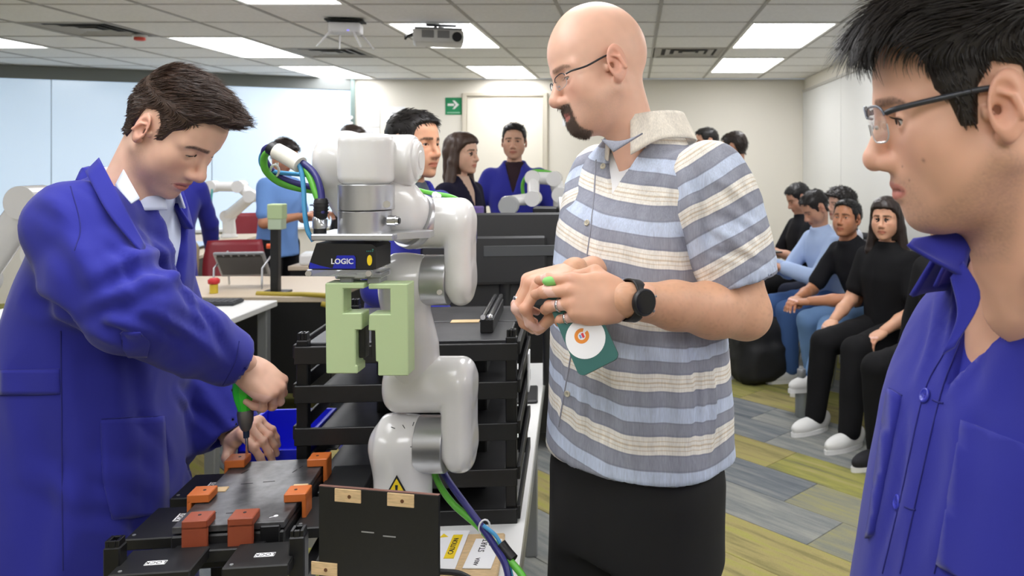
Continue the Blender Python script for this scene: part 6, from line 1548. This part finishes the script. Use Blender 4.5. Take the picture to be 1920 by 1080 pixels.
# ---------------------------------------------------------------- people in the background
HSHORT = [(.078,.086),(.060,.074),(.054,.036),(.038,.026),(.030,-.004),(.014,-.008),(.008,.028),(-.010,.046),(-.034,.034),(-.040,-.02),(-.048,-.058),(-.10,-.06),(-.17,-.03),(-.17,.22),(.22,.22),(.22,.11),(.12,.09)]
HLONG = [(.084,.070),(.066,.062),(.050,.040),(.030,.010),(.022,-.04),(.010,-.12),(-.17,-.13),(-.17,.22),(.22,.22),(.22,.09),(.12,.074)]
def cloth_mat(rgb, rough=.85): return mat('cloth_%d_%d_%d' % rgb, rgb, rough, bump=(300,.1,.002), spec=.2)
def person(label, x, y, yaw, H=1.72, sit=False, top=(40,40,44), legs=(24,24,26), shoes=(230,230,228), skin=(216,166,138), hair=(34,28,26), style='short',
           hy=0., hp=0., arms=None, sleeve=1., lean=.05, coat=False, zs=.42, legdir=0., gap=.0045, foot=None, chest=1., hairlen=.28, under=None, hands=True, feet=True, h=.0062, brow=(40,32,28), smile=None):
    k = H/1.75; t = thing('person', label, 'person', (x, y, 0), 0); B = coords((x, y, 0), yaw); W_ = lambda v: B.w(np.asarray(v, float))
    pz = zs+.09 if sit else .94*k
    lr = roty(lean)
    def up(v): return V(0,0,pz)+lr@np.asarray(v, float)           # torso coordinates to person coordinates
    sh = lambda s: up((0,s*.162*k*chest,.442*k)); nb = up((.0,0,.545*k)); hc = up((.015,0,.545*k))+V(.03*math.sin(hp),0,.125+.0*k)
    F = Frame(rotz(yaw+hy) @ roty(hp), W_(hc), .97)
    o = dict(HEAD, nos=0, gap=gap, neck=tuple(F.l(W_(up((0,0,.50*k))))), neckr=.050*(.92 if style in ('long','curly') else 1.), jaw=(.92 if style in ('long','curly') else 1.))
    def cols(v): return lid_cols(skin_cols(v, skin, o, beard=.0 if style in ('long','curly') else .12, stub=(110,92,84), brow=brow, blush=.15), v, o)
    parts = [head_mesh(o, F, h, cols)]
    arms = arms or [((.02,.06,-.30),(.06,.02,-.26))]*2
    chains = []
    for i, s in enumerate((1,-1)):
        e = sh(s)+V(arms[i][0])*V(1,s,1)*k; w_ = e+V(arms[i][1])*V(1,s,1)*k; chains.append((W_(sh(s)), W_(e), W_(w_), s))
        parts.append(arm_mesh([W_(up((0,0,.50*k))), W_(up((0,s*.05,.44*k))), W_(sh(s)), W_(e), W_(e)*.5+W_(w_)*.5, W_(w_)], [.046,.05,.046,.039,.036,.026], .012, skin))
        if hands:
            d_ = unit(W_(w_)-W_(e)); zz = V(0,0,1) if abs(d_[2]) < .8 else B.d(V(0,s,0))
            Hd = Frame(frame(d_, zz), W_(w_), .95)
            hv = hand_mesh([(.35,.55,.3)]*4, (.05,.0,-.03,-.06), [(.045,.046,-.020),(.070,.044,-.036),(.088,.036,-.044)], h=.0052, side=-s, base=skin, ext=.03, wr=.026)
            parts.append((Hd.w(hv[0]), hv[1], hv[2]))
    build_body(t, parts)
    for s in (1,-1): eye_mb(o, s, F, (1,0,-.12)).build('eye', [m_eyeW, m_eyeI, m_eyeP], t, world=True)
    lash_mb(o, F, .0013).build('eyelashes', m_hair2, t, world=True)
    # hair
    if style == 'long':
        sd_ = [F.l(W_(sh(s)+V(-.03,-s*.06,0))) for s in (1,-1)]
        base = hair_shell(o, HLONG, lambda p: .011+.008*np.clip((p[:,2]-.05)/.05,0,1), .006)
        dn = F.R.T@V(0,0,-1)
        def fn(p):
            d = base(p)
            for s in (1,-1):
                a = V(-.005,s*.070,.03); b = V(-.015,s*.080,-.05); c = b+dn*(hairlen-.08)+V(.01,s*.012,0)
                d = smin(d, d_chain(p, [a,b,b*.5+c*.5+V(-.01,s*.012,0),c], [.022,.028,.034,.016], .01), .02)
            a = V(-.07,0,.0); c = a+dn*hairlen*.8+V(-.02,0,0); d = smin(d, d_chain(p*V(1,.6,1), [a,(a+c)/2,c], [.045,.04,.02], .01), .03)
            return d
        vs, fs = sdf_mesh(fn, V(-.24,-.19,-.12-hairlen), V(.17,.19,.2), .0075, 1); vs = wrinkle(vs, fs, .0035, 38., (1,1,.15), 3.)
        mesh_mb(F.w(vs), fs).build('hair', mat('hairc_%d_%d_%d' % hair, hair, .42, spec=.5), t, world=True)
    else:
        th = (lambda p: .022+.012*noise3(p*55)+.01*np.clip((p[:,2]-.03)/.06,0,1)) if style == 'curly' else (lambda p: .0045+.011*np.clip((p[:,2]-.05)/.05,0,1))
        hair_obj(F, o, HLONG if style == 'curly' else HSHORT, th, .0065, mat('hairc_%d_%d_%d' % hair, hair, .42, spec=.5), t, (lambda p, n: n*.3+V(.2,0,-.5)) if style != 'short' else dirR, 500 if style == 'short' else 700, .022, .0022, 4, .3, .3 if style == 'short' else .9, 0. if style == 'short' else .8)
    # top
    TM = Frame(rotz(yaw)@lr, W_(V(0,0,pz)))
    c_ = chest; hem = -.42 if coat else (-.04 if sit else -.10)
    sec = [(hem,.175,.135,.0),(0,.165*c_,.12,.0),(.16*k,.155*c_,.112,.0),(.34*k,.178*c_,.118,.005),(.45*k,.165*c_,.095,.0),(.505*k,.10,.07,-.005),(.545*k,.062,.06,.0)]
    if coat: sec[0] = (hem,.23,.18,.0)
    tm = coat if not isinstance(coat, bool) else (m_coat if coat else cloth_mat(top))
    def ft(p):
        q_ = TM.l(p); d = d_stack(q_, sec, 2.2)
        for S_, E_, W2_, s in chains:
            if sleeve >= 1.8: pts, rad = [S_, E_, W2_], [.058,.056,.048]
            elif sleeve > 1: pts, rad = [S_, E_, E_+(W2_-E_)*(sleeve-1)], [.058,.054,.048]
            else: pts, rad = [S_, S_+(E_-S_)*sleeve], [.058,.056]
            d = smin(d, d_chain(p, pts, rad, .015), .035)
        if coat or under: d = smax(d, -cutV(q_, .34*k, .30, .0, .004), .006)
        return d
    allp = np.array([c for ch in chains for c in ch[:3]]+[W_(up((0,0,hem))), W_(up((0,0,.55*k)))])
    garment('coat' if coat else 'top', ft, allp.min(0)-.24, allp.max(0)+.14, .0125, tm, t, (.004,8.,(1,1,.6),x*7.))
    if coat or under: garment('shirt', lambda p: d_stack(TM.l(p), [(z, a-.014, b-.012, xx) for z, a, b, xx in sec if z > .1], 2.2), W_(up((0,0,.3)))-.26, W_(up((0,0,.5*k)))+.26, .013, cloth_mat(under or (60,50,54)), t)
    # legs
    lm_ = cloth_mat(legs); pts2 = []
    for i, s in enumerate((1,-1)):
        if sit:
            kn = V(.44,s*(.11+legdir),zs+.06); an = foot[i] if foot else V(.42,s*(.12+legdir),.09); hip = V(.02,s*.09,zs+.09)
            if not isinstance(an, np.ndarray): an = V(an)
        else: hip = V(0,s*.09,.90*k); kn = V(.015,s*.10,.48*k); an = V(-.01,s*.11,.08)
        pts2.append([W_(hip), W_(kn), W_(an)])
    rad = [.098,.074,.056] if sit else [.10,.078,.066]
    fl_ = lambda p: smin(d_chain(p, pts2[0], rad, .01), d_chain(p, pts2[1], rad, .01), .02)
    ap = np.array(pts2[0]+pts2[1]); garment('trousers', fl_, ap.min(0)-.12, ap.max(0)+.12, .014, lm_, t, (.004,8.,(1,1,.7),y*5.))
    if feet:
        for i in (0,1):
            a = pts2[i][2].copy(); a[2] = max(0., a[2]-.09); shoe(tuple(a), yaw, cloth_mat(shoes, .6), t)
    return t, chains, F
person('woman in a light blue shirt looking at her phone by the glass wall', -2.68, 6.0, -.25, 1.66, top=(112,152,214), legs=(24,24,28), skin=(190,134,102), hair=(36,26,24), style='short', hp=.5, arms=[((.06,.05,-.27),(.24,-.10,.04)),((.04,.06,-.28),(.24,-.08,.05))], sleeve=.75)
t = thing('phone', 'dark phone held by the woman in the light blue shirt', 'phone', (-2.30,5.86,1.17), -.2); MB().box((0,0,0),(.14,.07,.01),.003).build('case', m_black, t); MB().box((0,0,.0055),(.13,.062,.001)).build('screen', MATS['watch_glass'], t)
person('person in a blue coat bending over the far desk behind the leaning man', -3.20, 5.48, 1.9, 1.70, coat=True, legs=(186,172,140), hp=.5, lean=.45, arms=[((.16,.05,-.26),(.16,-.02,-.20)),((.14,.05,-.27),(.12,.0,-.22))], sleeve=2.)
person('person whose dark haired head shows at the end of the glass wall', -2.466, 6.85, .1, 1.82, top=(60,60,70), style='short', hair=(58,46,40), hp=.2)
person('man with black hair and blue coat standing right behind the robot wrist', -.83, 2.9, -.45, 1.68, coat=True, under=(96,104,116), hair=(26,22,22), skin=(206,152,120), sleeve=2., arms=[((.05,.05,-.27),(.20,-.06,-.08)),((.05,.05,-.27),(.20,-.06,-.08))], h=.0045, hy=.0)
person('woman with long brown hair in a dark navy jacket', -1.065, 4.78, -.35, 1.66, top=(30,28,48), under=(210,180,160), hair=(66,46,36), style='long', skin=(226,180,154), sleeve=2., hy=-.05, h=.005, hairlen=.34)
person('man with open blue coat standing by the back door', -.81, 5.4, -1.5, 1.76, coat=True, under=(52,36,42), hair=(26,22,22), skin=(206,160,134), sleeve=2., arms=[((.0,.12,-.27),(.05,.03,-.25)),((.0,.12,-.27),(.05,.03,-.25))], h=.005)
person('man in a white shirt half hidden behind the striped shoulder', .83, 6.3, 2.6, 1.73, top=(232,232,230), hair=(48,36,30), skin=(206,156,128), hp=.2, h=.006)
person('person farther back whose hair shows above the striped shoulder', .67, 7.0, 3.4, 1.80, top=(70,70,80), hair=(28,24,22), hp=.1)
m_seat = mat('seat_black', (30,30,33), .5)
def sitter(label, x, y, yaw, **kw):
    chair('black chair under the '+label[0], x-.02*math.cos(yaw), y-.02*math.sin(yaw), yaw, m_seat, 'chairs along the right wall', .44)
    return person(label[1], x, y, yaw, sit=True, **kw)
sitter(('man in black at the far end of the row','seated man in black looking down at a phone, farthest in the row'), 1.42, 6.68, 3.35, H=1.74, top=(28,28,32), legs=(26,26,28), hp=.45, hair=(24,22,22), skin=(206,156,130), arms=[((.12,.05,-.25),(.18,-.12,.06))]*2, sleeve=.8)
sitter(('curly haired woman','seated woman with curly dark hair in a white top'), 1.62, 6.17, 3.5, H=1.66, top=(224,226,236), legs=(40,44,60), style='curly', hair=(30,24,22), skin=(220,174,150), sleeve=1.5)
sitter(('man in the pale blue shirt','seated man in a pale blue shirt bent over his phone'), 1.42, 5.66, 3.45, H=1.74, top=(176,196,232), legs=(70,100,150), hp=.55, lean=.24, hair=(26,22,22), skin=(200,150,124), arms=[((.16,.04,-.24),(.16,-.14,.06))]*2, sleeve=1.85)
sitter(('young man in light jeans','seated young man in black tee and light jeans with clasped hands'), 1.55, 5.14, 3.55, H=1.74, top=(26,26,30), legs=(112,146,190), hair=(22,20,20), style='short', skin=(186,128,94), lean=.42, hy=.45, hp=-.15, arms=[((.16,.06,-.25),(.22,-.16,-.02)),((.16,.05,-.25),(.22,-.15,-.02))], sleeve=.8, foot=[(.62,.20,.24),(.36,-.16,.09)], h=.005)
sitter(('long haired woman','seated woman with long dark hair, black tee and white sneakers'), 1.48, 4.62, 3.75, H=1.68, top=(24,24,26), legs=(22,22,24), hair=(40,28,24), style='long', skin=(216,164,134), hy=.35, arms=[((.06,.07,-.27),(.22,-.05,-.10)),((.06,.07,-.27),(.22,-.05,-.10))], sleeve=.7, foot=[(.55,.16,.09),(.50,-.12,.09)], h=.0045, hairlen=.36)
sitter(('person hidden by the right hand man','seated person in black mostly hidden behind the man in glasses'), 1.62, 4.06, 3.7, H=1.70, top=(24,24,26), legs=(22,22,24), shoes=(40,40,44), hair=(30,24,22), style='short', sleeve=1.9)
t = thing('phone', 'dark phone in the hands of the man in the pale blue shirt', 'phone', (.97,5.60,.86), .3); MB().box((0,0,0),(.07,.15,.01),.003).build('case', m_black, t); MB().box((0,0,.0055),(.062,.14,.001)).build('screen', MATS['watch_glass'], t)
# bags and bottle on the floor
def bag(label, c, rz, s):
    t = thing('backpack', label, 'bag', c, rz); s = V(s)
    vs, fs = sdf_mesh(lambda p: smin(d_box(p, V(0,0,s[2]/2), s, .07), d_box(p, V(0,-s[1]*.45,s[2]*.34), s*V(.75,.35,.55), .04), .04), -s*V(1,1,.1), s*V(1,1,1.2), .014)
    vs = wrinkle(vs, fs, .008, 7., (1,1,1), c[0]); mesh_mb(vs, fs).build('body', mat('bag_black', (24,24,26), .7), t)
    for q_ in (-.28,.28): MB().tube(spline([(s[0]*q_,s[1]*.45,s[2]*.9),(s[0]*q_,s[1]*.72,s[2]*.6),(s[0]*q_,s[1]*.5,s[2]*.15)]), .014, 6, flat=2.).build('strap', m_black, t)
    MB().tube(spline([(-.05,0,s[2]*.98),(0,0,s[2]*1.1),(.05,0,s[2]*.98)]), .010, 6).build('top_handle', m_black, t)
bag('black backpack on the carpet beside the striped shirt', (.84,5.45,.0), .4, (.36,.24,.42))
bag('dark bag standing at the white sneakers', (1.42,4.36,.0), 1.0, (.26,.16,.34))
t = thing('water_bottle', 'clear grey water bottle standing on the carpet by the sneakers', 'bottle', (P(1503,730,4.68)[0], 4.68, 0), 0)
MB().lathe([(.034,0),(.038,.006),(.038,.19),(.030,.22),(.02,.235)], (0,0,0), 20).build('body', mat('bottle_clear', (170,176,178), .15, trans=.5), t)
MB().lathe([(.024,.235),(.026,.24),(.026,.275),(.02,.28)], (0,0,0), 18).build('cap', m_grey, t)
